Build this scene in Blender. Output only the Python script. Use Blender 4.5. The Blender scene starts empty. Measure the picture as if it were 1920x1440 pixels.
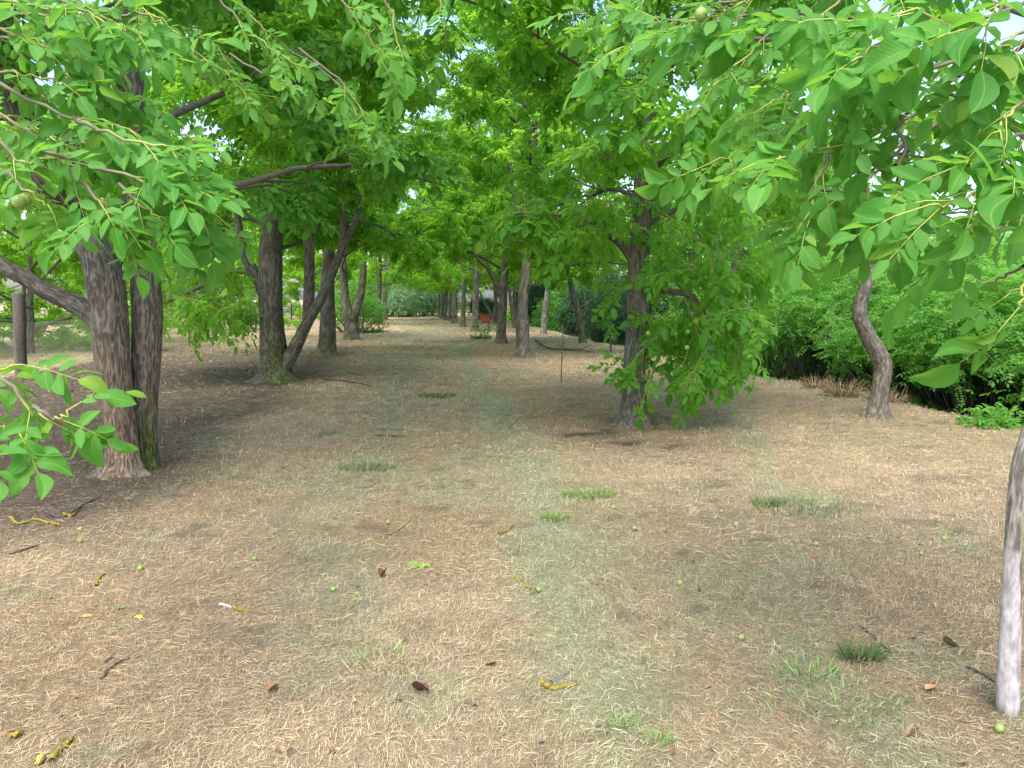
import bpy, math, random
import numpy as np
from mathutils import Matrix, Vector

# ------------------------------------------------------------------ camera, sky, sun, exposure
scene = bpy.context.scene
COL = scene.collection
R = math.radians
CAM_H, FPX, PITCH, YAW = 1.6, 1400.0, 6.52, 7.0
cam_d = bpy.data.cameras.new('camera'); cam = bpy.data.objects.new('camera', cam_d); COL.objects.link(cam)
cam.location = (0, 0, CAM_H); cam.rotation_euler = (R(90 - PITCH), 0, R(-YAW))
cam_d.sensor_width = 36; cam_d.lens = 36 * FPX / 1920; cam_d.clip_start = 0.05; cam_d.clip_end = 3000
scene.camera = cam

SUN_EL, SUN_AZ = 62.0, 205.0          # azimuth measured clockwise from +Y (the way the rows run)
world = bpy.data.worlds.new('World'); scene.world = world; world.use_nodes = True
wn = world.node_tree.nodes; wl = world.node_tree.links
sky = wn.new('ShaderNodeTexSky'); sky.sky_type = 'NISHITA'; sky.sun_disc = False
sky.sun_elevation = R(SUN_EL); sky.sun_rotation = R(SUN_AZ); sky.dust_density = 3.0; sky.air_density = 1.0
bg = wn['Background']; bg.inputs['Strength'].default_value = 0.15
wl.new(sky.outputs[0], bg.inputs['Color'])
sun_d = bpy.data.lights.new('sun', 'SUN'); sun_d.energy = 1.5; sun_d.angle = R(40); sun_d.color = (1, .95, .86)
sun = bpy.data.objects.new('sun', sun_d); COL.objects.link(sun)
sd = Vector((math.sin(R(SUN_AZ)) * math.cos(R(SUN_EL)), math.cos(R(SUN_AZ)) * math.cos(R(SUN_EL)), math.sin(R(SUN_EL))))
sun.rotation_euler = sd.to_track_quat('Z', 'Y').to_euler()
vs = scene.view_settings
vs.view_transform = 'Standard'; vs.look = 'None'; vs.gamma = 1; vs.use_curve_mapping = False; vs.exposure = 1.7
cy = scene.cycles
cy.max_bounces = 14; cy.diffuse_bounces = 12; cy.glossy_bounces = 2; cy.transmission_bounces = 12; cy.caustics_reflective = False

# ------------------------------------------------------------------ helpers
rng = np.random.default_rng(11)
random.seed(11)
CR = np.array(cam.rotation_euler.to_matrix())
CP = np.array(cam.location)

def ray(px, py):
    return CR @ np.array([(px - 960) / FPX, (720 - py) / FPX, -1.0])
def W(px, py, d):
    r = ray(px, py); return CP + r * (d / r[1])
def G(px, py, z=0.0):
    r = ray(px, py); return CP + r * ((z - CAM_H) / r[2])
def project(P):
    q = (P - CP) @ CR
    z = -q[:, 2]; zz = np.where(z > .05, z, .05)
    return 960 + FPX * q[:, 0] / zz, 720 - FPX * q[:, 1] / zz, z

def hash3(ix, iy, iz, seed):
    h = (ix.astype(np.int64) * 374761393 + iy.astype(np.int64) * 668265263 + iz.astype(np.int64) * 1274126177 + seed * 974711) & 0xffffffff
    h = ((h ^ (h >> 13)) * 1274126177) & 0xffffffff
    return ((h ^ (h >> 16)) & 0xffff) / 65535.0
def vnoise(p, seed=0):
    p = np.asarray(p, float)
    if p.shape[1] == 2: p = np.c_[p, np.zeros(len(p))]
    i = np.floor(p).astype(np.int64); f = p - i; f = f * f * (3 - 2 * f)
    out = 0
    for dx in (0, 1):
        for dy in (0, 1):
            for dz in (0, 1):
                w = (f[:, 0] if dx else 1 - f[:, 0]) * (f[:, 1] if dy else 1 - f[:, 1]) * (f[:, 2] if dz else 1 - f[:, 2])
                out = out + w * hash3(i[:, 0] + dx, i[:, 1] + dy, i[:, 2] + dz, seed)
    return out
def fbm(p, seed=0, oct=4):
    p = np.asarray(p, float); a, s, t = .5, 0, 0
    for k in range(oct):
        s = s + a * vnoise(p * 2 ** k, seed + k); t += a; a *= .5
    return s / t
def smooth(a, b, x):
    t = np.clip((x - a) / (b - a), 0, 1); return t * t * (3 - 2 * t)
def norm(v):
    return v / np.maximum(np.linalg.norm(v, axis=-1, keepdims=True), 1e-9)

def mesh_np(name, V, F=None, T=None, mat=None, col=None, smooth_shade=False, uv=None):
    """V verts, F quads, T triangles -> mesh datablock; col = per-vertex linear colour."""
    me = bpy.data.meshes.new(name)
    V = np.asarray(V, np.float32)
    loops, starts, tot = [], [], []
    n = 0
    if F is not None and len(F):
        F = np.asarray(F, np.int32); loops.append(F.ravel()); starts.append(np.arange(len(F)) * 4); tot.append(np.full(len(F), 4)); n = F.size
    if T is not None and len(T):
        T = np.asarray(T, np.int32); loops.append(T.ravel()); starts.append(n + np.arange(len(T)) * 3); tot.append(np.full(len(T), 3))
    loops = np.concatenate(loops).astype(np.int32); starts = np.concatenate(starts).astype(np.int32)
    me.vertices.add(len(V)); me.vertices.foreach_set('co', V.ravel())
    me.loops.add(len(loops)); me.loops.foreach_set('vertex_index', loops)
    me.polygons.add(len(starts)); me.polygons.foreach_set('loop_start', starts)
    if smooth_shade: me.polygons.foreach_set('use_smooth', np.ones(len(starts), bool))
    me.update(calc_edges=True)
    if col is not None:
        a = me.color_attributes.new('Col', 'FLOAT_COLOR', 'POINT')
        a.data.foreach_set('color', np.c_[col, np.ones(len(V))].astype(np.float32).ravel())
    if uv is not None:
        u = me.uv_layers.new(name='UVMap'); u.data.foreach_set('uv', np.asarray(uv, np.float32)[loops].ravel())
    if mat: me.materials.append(mat)
    return me

def obj(name, me, parent=None, loc=(0, 0, 0), kind=None):
    o = bpy.data.objects.new(name, me); COL.objects.link(o); o.location = loc
    if parent: o.parent = parent
    if kind: o['kind'] = kind
    return o
def tag(o, label, cat, group=None):
    o['label'] = label; o['category'] = cat
    if group: o['group'] = group
    return o
def thing(name, label, cat, loc=(0, 0, 0), group=None, rotz=0):
    o = bpy.data.objects.new(name, None); COL.objects.link(o); o.location = loc; o.rotation_euler.z = rotz
    o.empty_display_size = .2
    return tag(o, label, cat, group)

class MB:
    """collects verts / quads / tris with colours"""
    def __init__(s): s.V, s.F, s.T, s.C, s.n = [], [], [], [], 0
    def add(s, V, F=None, T=None, col=None):
        V = np.asarray(V, float)
        if F is not None and len(F): s.F.append(np.asarray(F) + s.n)
        if T is not None and len(T): s.T.append(np.asarray(T) + s.n)
        s.V.append(V); s.C.append(np.broadcast_to(np.asarray(col if col is not None else (.5, .5, .5), float), V.shape)); s.n += len(V)
    def mesh(s, name, mat, origin=(0, 0, 0), smooth_shade=False):
        return mesh_np(name, np.concatenate(s.V) - np.asarray(origin), np.concatenate(s.F) if s.F else None,
                       np.concatenate(s.T) if s.T else None, mat, np.concatenate(s.C), smooth_shade)

def catmull(P, n):
    P = np.asarray(P, float)
    if len(P) == 2: return P[0] + (P[1] - P[0]) * np.linspace(0, 1, n)[:, None]
    Q = np.vstack([2 * P[0] - P[1], P, 2 * P[-1] - P[-2]])
    s = np.linspace(0, len(P) - 1 - 1e-6, n); i = s.astype(int); t = (s - i)[:, None]
    p0, p1, p2, p3 = Q[i], Q[i + 1], Q[i + 2], Q[i + 3]
    return .5 * ((2 * p1) + (p2 - p0) * t + (2 * p0 - 5 * p1 + 4 * p2 - p3) * t ** 2 + (3 * p1 - p0 - 3 * p2 + p3) * t ** 3)

def tube(path, rad, segs=8, n=None, cap=True, relief=0, seed=0, stretch=.13, freq=74):
    """swept tube; rad per control point (or per path point)."""
    path = np.asarray(path, float); rad = np.asarray(rad, float)
    if n:
        rad = np.interp(np.linspace(0, 1, n), np.linspace(0, 1, len(rad)), rad); path = catmull(path, n)
    m = len(path)
    Tn = norm(np.gradient(path, axis=0))
    ref = np.array([1, 0, 0.]) if abs(Tn[0][0]) < .9 else np.array([0, 1, 0.])
    U = np.zeros_like(Tn); u = norm(ref - Tn[0] * ref.dot(Tn[0]))
    for k in range(m):
        u = norm(u - Tn[k] * u.dot(Tn[k])); U[k] = u
    Vv = np.cross(Tn, U)
    th = np.linspace(0, 2 * np.pi, segs, endpoint=False)
    ring = np.cos(th)[None, :, None] * U[:, None] + np.sin(th)[None, :, None] * Vv[:, None]
    r = np.repeat(rad[:, None], segs, 1)
    if relief:
        s = np.r_[0, np.cumsum(np.linalg.norm(np.diff(path, axis=0), axis=1))]
        q = np.stack([np.cos(th)[None] * rad[:, None] * freq, np.sin(th)[None] * rad[:, None] * freq,
                      np.repeat((s * freq * stretch)[:, None], segs, 1)], -1).reshape(-1, 3)
        w = q + 1.3 * np.c_[vnoise(q * .5, seed + 5), vnoise(q * .5, seed + 6), vnoise(q * .5, seed + 7)]
        rg = (1 - np.abs(2 * vnoise(w, seed) - 1)) * .65 + (1 - np.abs(2 * vnoise(w * 2.1, seed + 1) - 1)) * .35
        big = fbm(q * .12, seed + 9, 2) - .5
        globals()['RIDGE'] = rg.copy()
        r = r + (relief * (rg - .6) * 2).reshape(m, segs) + (big * rad.mean() * .35).reshape(m, segs)
    V = (path[:, None] + ring * r[..., None]).reshape(-1, 3)
    a = np.arange(m - 1)[:, None] * segs + np.arange(segs)[None]
    b = np.arange(m - 1)[:, None] * segs + (np.arange(segs)[None] + 1) % segs
    F = np.stack([a, b, b + segs, a + segs], -1).reshape(-1, 4)
    T = None
    if cap:
        V = np.vstack([V, path[-1] + Tn[-1] * rad[-1] * .4]); e = (m - 1) * segs
        T = [[e + k, e + (k + 1) % segs, m * segs] for k in range(segs)]
    return V, F, T

def prisms(A, B, ra, rb):
    """batch of three-sided rods."""
    D = norm(B - A); ref = np.where(np.abs(D[:, 2:]) < .9, [[0, 0, 1.]], [[1., 0, 0]])
    U = norm(np.cross(D, ref)); Vv = np.cross(D, U)
    n = len(A); vs_ = []
    for P, r in ((A, ra), (B, rb)):
        for k in range(3):
            t = 2 * math.pi * k / 3
            vs_.append(P + (math.cos(t) * U + math.sin(t) * Vv) * np.reshape(r, (-1, 1)))
    V = np.stack(vs_, 1).reshape(-1, 3); base = (np.arange(n) * 6)[:, None]
    F = np.concatenate([base + np.array([[k, (k + 1) % 3, 3 + (k + 1) % 3, 3 + k]]) for k in range(3)])
    return V, F

# ------------------------------------------------------------------ materials
def new_mat(name):
    m = bpy.data.materials.new(name); m.use_nodes = True
    nt = m.node_tree; b = nt.nodes['Principled BSDF']; return m, nt, nt.nodes, nt.links, b
def mixc(nt, a, b, fac, mode='MIX'):
    n = nt.nodes.new('ShaderNodeMix'); n.data_type = 'RGBA'; n.blend_type = mode
    for sock, v in ((n.inputs['Factor'], fac), (n.inputs['A'], a), (n.inputs['B'], b)):
        if hasattr(v, 'node'): nt.links.new(v, sock)
        elif isinstance(v, (int, float)): sock.default_value = v
        else: sock.default_value = (*v, 1)
    return n.outputs['Result']
def mapr(nt, v, a, b, c, d):
    n = nt.nodes.new('ShaderNodeMapRange'); n.inputs['From Min'].default_value = a; n.inputs['From Max'].default_value = b
    n.inputs['To Min'].default_value = c; n.inputs['To Max'].default_value = d
    nt.links.new(v, n.inputs['Value']); return n.outputs['Result']
def math_(nt, op, a, b=None, c=None):
    n = nt.nodes.new('ShaderNodeMath'); n.operation = op
    for k, v in enumerate((a, b, c)):
        if v is None: continue
        if hasattr(v, 'node'): nt.links.new(v, n.inputs[k])
        else: n.inputs[k].default_value = v
    return n.outputs[0]
def noise_(nt, vec, scale, detail=4, rough=.6, dist=0):
    n = nt.nodes.new('ShaderNodeTexNoise'); n.inputs['Scale'].default_value = scale; n.inputs['Detail'].default_value = detail
    n.inputs['Roughness'].default_value = rough; n.inputs['Distortion'].default_value = dist
    if vec is not None: nt.links.new(vec, n.inputs['Vector'])
    return n.outputs['Fac']
def coords(nt, scale=(1, 1, 1), kind='Object'):
    t = nt.nodes.new('ShaderNodeTexCoord'); m = nt.nodes.new('ShaderNodeMapping'); m.inputs['Scale'].default_value = scale
    nt.links.new(t.outputs[kind], m.inputs['Vector']); return m.outputs[0]
def bump(nt, b, h, strength, dist):
    n = nt.nodes.new('ShaderNodeBump'); n.inputs['Strength'].default_value = strength; n.inputs['Distance'].default_value = dist
    nt.links.new(h, n.inputs['Height']); nt.links.new(n.outputs[0], b.inputs['Normal'])

def leaf_material(name, dark, light, trans, island=True, veins=False, tfac=.42, rough=.42, yellow=(.30, .34, .03)):
    m, nt, N, L, b = new_mat(name)
    geo = N.new('ShaderNodeNewGeometry')
    rnd = geo.outputs['Random Per Island']
    if not island:
        oi = N.new('ShaderNodeObjectInfo'); rnd = oi.outputs['Random']
    pos = N.new('ShaderNodeTexCoord')
    big = noise_(nt, geo.outputs['Position'], 1.1, 2)
    f = math_(nt, 'ADD', math_(nt, 'MULTIPLY', rnd, .6), math_(nt, 'MULTIPLY', mapr(nt, big, .3, .7, 0, 1), .4))
    c = mixc(nt, dark, light, f)
    sp = noise_(nt, geo.outputs['Position'], 55, 3)
    c = mixc(nt, c, dark, mapr(nt, sp, .52, .75, 0, .45))
    c = mixc(nt, c, (.20, .14, .04), mapr(nt, noise_(nt, geo.outputs['Position'], 21, 4), .70, .74, 0, .7))
    y = mapr(nt, rnd, .965, .97, 0, .35)
    c = mixc(nt, c, yellow, y)
    if veins:
        uvn = N.new('ShaderNodeUVMap'); sep = N.new('ShaderNodeSeparateXYZ'); L.new(uvn.outputs[0], sep.inputs[0])
        au = math_(nt, 'ABSOLUTE', math_(nt, 'SUBTRACT', sep.outputs[1], .5))
        mid = mapr(nt, au, .012, .035, 1, 0)
        ph = math_(nt, 'SUBTRACT', math_(nt, 'MULTIPLY', sep.outputs[0], 11.0), math_(nt, 'MULTIPLY', au, 7.0))
        fr = math_(nt, 'ABSOLUTE', math_(nt, 'SUBTRACT', math_(nt, 'FRACT', ph), .5))
        side = math_(nt, 'MULTIPLY', mapr(nt, fr, 0, .07, 1, 0), .22)
        v = math_(nt, 'MAXIMUM', mid, side)
        c = mixc(nt, c, (.26, .44, .08), math_(nt, 'MULTIPLY', v, .45))
        bump(nt, b, math_(nt, 'SUBTRACT', mapr(nt, fr, 0, .25, 0, 1), mid), .22, .003)
    under = mixc(nt, c, (.12, .28, .06), math_(nt, 'MULTIPLY', geo.outputs['Backfacing'], .35))
    L.new(under, b.inputs['Base Color']); b.inputs['Roughness'].default_value = rough
    b.inputs['Specular IOR Level'].default_value = .2
    tr = N.new('ShaderNodeBsdfTranslucent'); L.new(mixc(nt, trans, c, .12), tr.inputs['Color'])
    mx = N.new('ShaderNodeMixShader'); mx.inputs[0].default_value = tfac
    L.new(b.outputs[0], mx.inputs[1]); L.new(tr.outputs[0], mx.inputs[2]); L.new(mx.outputs[0], N['Material Output'].inputs['Surface'])
    return m
M_LEAF = leaf_material('walnut_foliage', (.045, .18, .014), (.10, .31, .022), (.43, .80, .06), tfac=.54)
M_LIME = leaf_material('backlit_walnut_foliage', (.07, .23, .014), (.14, .36, .022), (.48, .82, .06), tfac=.55)  # lighter copy of the walnut leaf, backlit brightness put into its colour
M_NEAR = leaf_material('walnut_leaf', (.032, .16, .02), (.11, .31, .05), (.28, .62, .06), island=False, veins=True, tfac=.40, rough=.55)
M_NEARM = leaf_material('walnut_leaf_mass', (.032, .16, .02), (.11, .31, .05), (.28, .62, .06), tfac=.40, rough=.55)
M_ROB = leaf_material('robinia_foliage', (.07, .24, .045), (.18, .42, .09), (.34, .70, .09), tfac=.5, rough=.5)
M_SHRUB = leaf_material('shrub_foliage', (.07, .24, .04), (.14, .36, .06), (.28, .62, .06), tfac=.4)
M_DARKSHRUB = leaf_material('evergreen_and_shade_foliage', (.02, .06, .03), (.04, .10, .045), (.05, .14, .05), tfac=.2)  # evergreens, and the added ditch thickets whose dark colour paints shade
M_GREYSHRUB = leaf_material('grey_green_foliage', (.14, .25, .13), (.24, .36, .22), (.30, .55, .2), tfac=.45)

def bark_material(name, fs=13.0, stretch=.10, bs=.7):
    m, nt, N, L, b = new_mat(name)
    at = N.new('ShaderNodeAttribute'); at.attribute_name = 'Col'
    co = coords(nt, (fs, fs, fs * stretch))
    n1 = noise_(nt, co, 3.0, 5, .65, .6)
    n2 = noise_(nt, coords(nt, (1, 1, .7)), 2.2, 3)
    n3 = noise_(nt, coords(nt, (fs * 2.2, fs * 2.2, fs * 2.2 * stretch)), 3.0, 4, .7, .8)
    h = math_(nt, 'ADD', math_(nt, 'MULTIPLY', n1, .75), math_(nt, 'MULTIPLY', n3, .45))
    f = mapr(nt, h, .38, .82, .6, 1.4)
    cmb = N.new('ShaderNodeCombineColor'); [L.new(f, cmb.inputs[k]) for k in range(3)]
    c = mixc(nt, at.outputs['Color'], cmb.outputs[0], 1.0, 'MULTIPLY')
    c = mixc(nt, c, (.23, .22, .20), mapr(nt, n2, .55, .8, 0, .45))
    L.new(c, b.inputs['Base Color']); b.inputs['Roughness'].default_value = .9; b.inputs['Specular IOR Level'].default_value = .2
    bump(nt, b, h, bs, .015)
    return m
M_BARK = bark_material('walnut_bark')
M_SMOOTHBARK = bark_material('young_bark', 10, .5, .25)

def attr_mat(name, rough=.85, nscale=60, lo=.8, hi=1.2, bs=0, spec=.2):
    m, nt, N, L, b = new_mat(name)
    at = N.new('ShaderNodeAttribute'); at.attribute_name = 'Col'
    n = noise_(nt, coords(nt), nscale, 4); f = mapr(nt, n, .25, .75, lo, hi)
    cmb = N.new('ShaderNodeCombineColor'); [L.new(f, cmb.inputs[k]) for k in range(3)]
    L.new(mixc(nt, at.outputs['Color'], cmb.outputs[0], 1.0, 'MULTIPLY'), b.inputs['Base Color'])
    b.inputs['Roughness'].default_value = rough; b.inputs['Specular IOR Level'].default_value = spec
    if bs: bump(nt, b, n, bs, .01)
    return m
M_BLADE = attr_mat('dry_grass_blade', .75, 30, .85, 1.15, spec=.25)
M_TWIG = attr_mat('twig', .8, 60, .7, 1.3, .3)
M_WOOD = attr_mat('weathered_wood', .9, 25, .6, 1.3, .5)
M_WIRE = attr_mat('wire', .5, 20, .9, 1.1)
M_NUT = attr_mat('walnut_husk', .45, 120, .75, 1.25, .15, .4)
M_LICHEN = attr_mat('lichen_bark', .95, 90, .45, 1.45, .6)
M_DEADLEAF = attr_mat('fallen_leaf', .7, 50, .7, 1.3, .2)
M_BRICK = attr_mat('painted_box', .7, 30, .8, 1.2)
M_PETIOLE = attr_mat('petiole', .55, 20, .9, 1.1)

# ------------------------------------------------------------------ ground
TRUNKS = [(-2.66, 6.8, 1.6), (-2.66, 14.5, 1.6), (-2.66, 21.3, 1.4), (-2.63, 30, 1.3), (2.68, 9.3, 1.5), (2.85, 20.7, 1.5), (2.95, 27, 1.4), (2.65, 36, 1.3)]
def poly_dist(P, pts):
    d = np.full(len(P), 1e9)
    for a, b in zip(pts[:-1], pts[1:]):
        ab = b - a; t = np.clip(((P - a) @ ab) / (ab @ ab), 0, 1); d = np.minimum(d, np.linalg.norm(P - (a + t[:, None] * ab), axis=1))
    return d
TRACK = [np.array([G(*p)[:2] for p in pl]) for pl in (
    [(800, 612), (850, 640), (880, 690), (930, 770), (985, 880), (1020, 960), (1065, 1080), (1105, 1200), (1150, 1440)],
    [(1380, 1080), (1480, 1200), (1560, 1300), (1680, 1440)],
    [(740, 700), (720, 840), (600, 960), (640, 1130), (620, 1240)],
    [(1380, 760), (1440, 900), (1520, 950)])]
TRW = (.30, .17, .20, .2); TRS = (1.0, .75, .55, .6)
def ditch_edge(y):
    return np.interp(y, [0, 8.4, 11.6, 15.3, 27.6, 60], [7.3, 7.4, 7.55, 6.95, 6.55, 6.4]) + .1 * np.sin(y * 1.1) + .05 * np.sin(y * 2.9)
def zg(x, y):
    """terrain height"""
    edge = ditch_edge(y)
    z = -1.35 * smooth(edge, edge + 1.1, x) + .75 * smooth(edge + 3.0, edge + 5.0, x)
    return z
def ground_fields(x, y):
    P = np.c_[x, y]
    n1 = fbm(P * .55, 3); n2 = fbm(P * 1.7, 13); n3 = fbm(P * 5.0, 23, 3); n4 = fbm(P * .6 + 7, 33, 3)
    green = np.zeros(len(x))
    for pl, w, st_ in zip(TRACK, TRW, TRS):
        d = np.maximum(poly_dist(P, pl) + (n2 - .5) * .7 + (n3 - .5) * .3, 0)
        green = np.maximum(green, st_ * np.exp(-(d / w) ** 2) * smooth(.15, .45, n2 + .1))
    green = np.maximum(green, smooth(.58, .74, n2) * .5)
    farpath = smooth(13, 22, y) * np.exp(-(x / 2.1) ** 4) * (.35 + .5 * n1)
    green = np.maximum(green, farpath * .55)
    green = np.maximum(green, smooth(9.5, 16, y) * smooth(3.4, 4.6, x) * smooth(7.4, 6.6, x) * .25)
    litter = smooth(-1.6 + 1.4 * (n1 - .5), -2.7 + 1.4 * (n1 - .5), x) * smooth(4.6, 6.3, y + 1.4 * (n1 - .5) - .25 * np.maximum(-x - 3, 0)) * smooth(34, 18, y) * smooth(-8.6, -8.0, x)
    orange = smooth(.45, .64, n4) * .7
    for tx, ty, r in TRUNKS:
        orange = np.maximum(orange, np.exp(-(((x - tx + .3) / r) ** 2 + ((y - ty) / r) ** 2)))
    orange = np.maximum(orange, np.exp(-(((x + 1.6) / 1.4) ** 2 + ((y - 3.4) / 1.3) ** 2)) * .7)
    orange = np.maximum(orange, np.exp(-(((x - 2.2) / .9) ** 2 + ((y - 3.4) / 1.2) ** 2)) * .6)
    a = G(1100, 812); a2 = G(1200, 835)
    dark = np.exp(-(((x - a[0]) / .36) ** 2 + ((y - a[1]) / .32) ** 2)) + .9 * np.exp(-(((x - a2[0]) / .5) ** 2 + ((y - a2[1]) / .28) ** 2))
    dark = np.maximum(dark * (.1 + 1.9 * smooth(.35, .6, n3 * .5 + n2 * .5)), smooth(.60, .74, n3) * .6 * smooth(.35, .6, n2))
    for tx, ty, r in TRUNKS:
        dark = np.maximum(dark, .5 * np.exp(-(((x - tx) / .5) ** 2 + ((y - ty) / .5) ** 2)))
    field = smooth(-8.2, -9.2, x)
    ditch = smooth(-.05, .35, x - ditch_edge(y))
    return n1, n2, n3, green, litter, orange, dark, field, ditch
def ground_col(x, y):
    n1, n2, n3, green, litter, orange, dark, field, ditch = ground_fields(x, y)
    def lerp(c, t, f): return c * (1 - f[:, None]) + np.array(t) * f[:, None]
    c = np.tile(np.array([.455, .35, .218]), (len(x), 1))
    c = lerp(c, (.37, .31, .18), smooth(.4, .6, n1) * .6)
    c = lerp(c, (.40, .275, .155), orange * .75)
    c = lerp(c, (.33, .365, .21), green * .7)
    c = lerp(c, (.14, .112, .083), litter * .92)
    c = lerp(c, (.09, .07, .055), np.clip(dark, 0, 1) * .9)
    c = lerp(c, (.46, .38, .21), field * .8)
    c = lerp(c, (.26, .26, .10), field * smooth(.5, .65, n1) * .6)
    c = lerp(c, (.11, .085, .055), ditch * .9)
    return c * (.75 + .5 * n3[:, None])

def axis(*spans):
    out = []
    for a, b, s in spans: out.append(np.arange(a, b, s))
    return np.unique(np.concatenate(out))
xs = axis((-700, -100, 60), (-100, -30, 8), (-30, -9, 1.2), (-9, -4, .16), (-4, 5, .085), (5, 13, .16), (13, 40, 2), (40, 700, 60))
ys = axis((-300, -20, 40), (-20, 1.6, 2), (1.6, 9, .075), (9, 18, .16), (18, 45, .5), (45, 110, 3), (110, 900, 60))
gx, gy = np.meshgrid(xs, ys)
gx, gy = gx.ravel(), gy.ravel()
gz = zg(gx, gy) + (fbm(np.c_[gx, gy] * 3.1, 5) - .5) * .05 + (fbm(np.c_[gx, gy] * 11, 6, 2) - .5) * .022
nx, ny = len(xs), len(ys)
ii = (np.arange(ny - 1)[:, None] * nx + np.arange(nx - 1)[None]).ravel()
GF = np.stack([ii, ii + 1, ii + nx + 1, ii + nx], -1)
def ground_material():
    m, nt, N, L, b = new_mat('mown_dry_grass')
    at = N.new('ShaderNodeAttribute'); at.attribute_name = 'Col'
    co = coords(nt)
    n1 = noise_(nt, co, 42, 6, .75); n2 = noise_(nt, coords(nt, (1, 1, 1)), 160, 3, .7); n3 = noise_(nt, coords(nt, (14, 55, 10)), 2.0, 4, .7, 1.0)
    f = math_(nt, 'ADD', math_(nt, 'ADD', mapr(nt, n1, .3, .7, .12, .68), mapr(nt, n2, .3, .7, 0, .4)), mapr(nt, n3, .3, .7, 0, .35))  # low factor paints the shade between grass blades into the ground colour
    cmb = N.new('ShaderNodeCombineColor'); [L.new(f, cmb.inputs[k]) for k in range(3)]
    c = mixc(nt, at.outputs['Color'], cmb.outputs[0], 1.0, 'MULTIPLY')
    L.new(c, b.inputs['Base Color']); b.inputs['Roughness'].default_value = .95; b.inputs['Specular IOR Level'].default_value = .1
    bump(nt, b, math_(nt, 'ADD', n1, n2), .9, .02)
    return m
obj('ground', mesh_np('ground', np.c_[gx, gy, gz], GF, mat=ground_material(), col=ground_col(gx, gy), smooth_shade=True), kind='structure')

def gz_at(x, y):
    return zg(x, y) + (fbm(np.c_[x, y] * 3.1, 5) - .5) * .05 + (fbm(np.c_[x, y] * 11, 6, 2) - .5) * .022

def blades(x, y, length, width, elev, az, col, bend=None):
    """flat tapering blades, two quads each"""
    n = len(x); z = gz_at(x, y)
    P = np.c_[x, y, z]
    D = np.c_[np.cos(az) * np.cos(elev), np.sin(az) * np.cos(elev), np.sin(elev)]
    S = norm(np.cross(D, np.c_[rng.normal(0, .6, n), rng.normal(0, .6, n), np.ones(n)]))
    Mid = P + D * (length * .55)[:, None]
    Dn = D.copy(); Dn[:, 2] -= (bend if bend is not None else .25); Dn = norm(Dn)
    Tip = Mid + Dn * (length * .45)[:, None]
    w = width[:, None]
    V = np.stack([P - S * w * .5, P + S * w * .5, Mid + S * w * .42, Mid - S * w * .42, Tip + S * w * .12, Tip - S * w * .12], 1).reshape(-1, 3)
    b = (np.arange(n) * 6)[:, None]
    F = np.concatenate([b + [[0, 1, 2, 3]], b + [[3, 2, 4, 5]]])
    return V, F, np.repeat(col, 6, 0)

def scatter(n, y0, y1, x0, x1, margin=90):
    """random ground points inside the field of view with a margin"""
    x = rng.uniform(x0, x1, n); y = rng.uniform(y0, y1, n)
    px, py, z = project(np.c_[x, y, np.zeros(n)])
    k = (px > -margin) & (px < 1920 + margin) & (py < 1440 + 160) & (x < 7.5)
    return x[k], y[k]

def grass_layer(name, label, specs):
    mb = MB()
    for (n, y0, y1, x0, x1, wid, len_lo, len_hi, upright) in specs:
        x, y = scatter(n, y0, y1, x0, x1)
        n1, n2, n3, green, litter, orange, dark, field, ditch = ground_fields(x, y)
        keep = rng.random(len(x)) > np.clip(dark, 0, 1) * .8 + .25 * (n3 < .38)
        x, y = x[keep], y[keep]; n1, n2, green, litter, orange = n1[keep], n2[keep], green[keep], litter[keep], orange[keep]
        k = len(x); u = rng.random(k)
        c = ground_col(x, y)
        c = c * (.3 + 1.25 * rng.random(k))[:, None]
        straw = u < .42 * (1 - litter * .8) * (1 - green * .5)
        c[straw] = c[straw] * .5 + np.array([.54, .44, .30]) * .48
        gr = rng.random(k) < green * .45
        gv = rng.random((gr.sum(), 1)); c[gr] = (np.array([.19, .26, .11]) * gv + np.array([.40, .42, .28]) * (1 - gv)) * (.7 + .7 * rng.random((gr.sum(), 1)))
        grey = rng.random(k) < .08
        c[grey] = np.array([.30, .28, .25]) * (.6 + .6 * rng.random(grey.sum()))[:, None]
        up = rng.random(k) < np.where(gr, .85, upright * (1 - .7 * litter))
        elev = np.where(up, rng.uniform(R(35), R(88), k), rng.uniform(R(-3), R(16), k))
        L = rng.uniform(len_lo, len_hi, k) * np.where(up, .55, 1.0) * np.where(gr, 1.2, 1)
        flow = (fbm(np.c_[x, y] * .8, 51, 2) - .5) * 7
        az = np.where(rng.random(k) < .5, flow + rng.normal(0, .5, k), rng.uniform(0, 6.28, k))
        V, F, cc = blades(x, y, L, wid * rng.uniform(.6, 1.3, k), elev, az, c)
        V[:, 2] += .004
        mb.add(V, F, col=cc)
    o = obj(name, mb.mesh(name, M_BLADE), kind='stuff'); tag(o, label, 'grass')
grass_layer('dry_grass', 'short mown straw coloured grass covering the orchard floor', [
    (100000, 2.0, 4.2, -3, 3.6, .0018, .02, .07, .46),
    (100000, 4.2, 7.5, -5.5, 6.2, .0026, .025, .08, .46),
    (70000, 7.5, 13, -9, 7.5, .0043, .035, .10, .46),
    (45000, 13, 26, -12, 7.5, .010, .05, .13, .48),
    (14000, 26, 60, -10, 7.5, .020, .07, .15, .5)])

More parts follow.
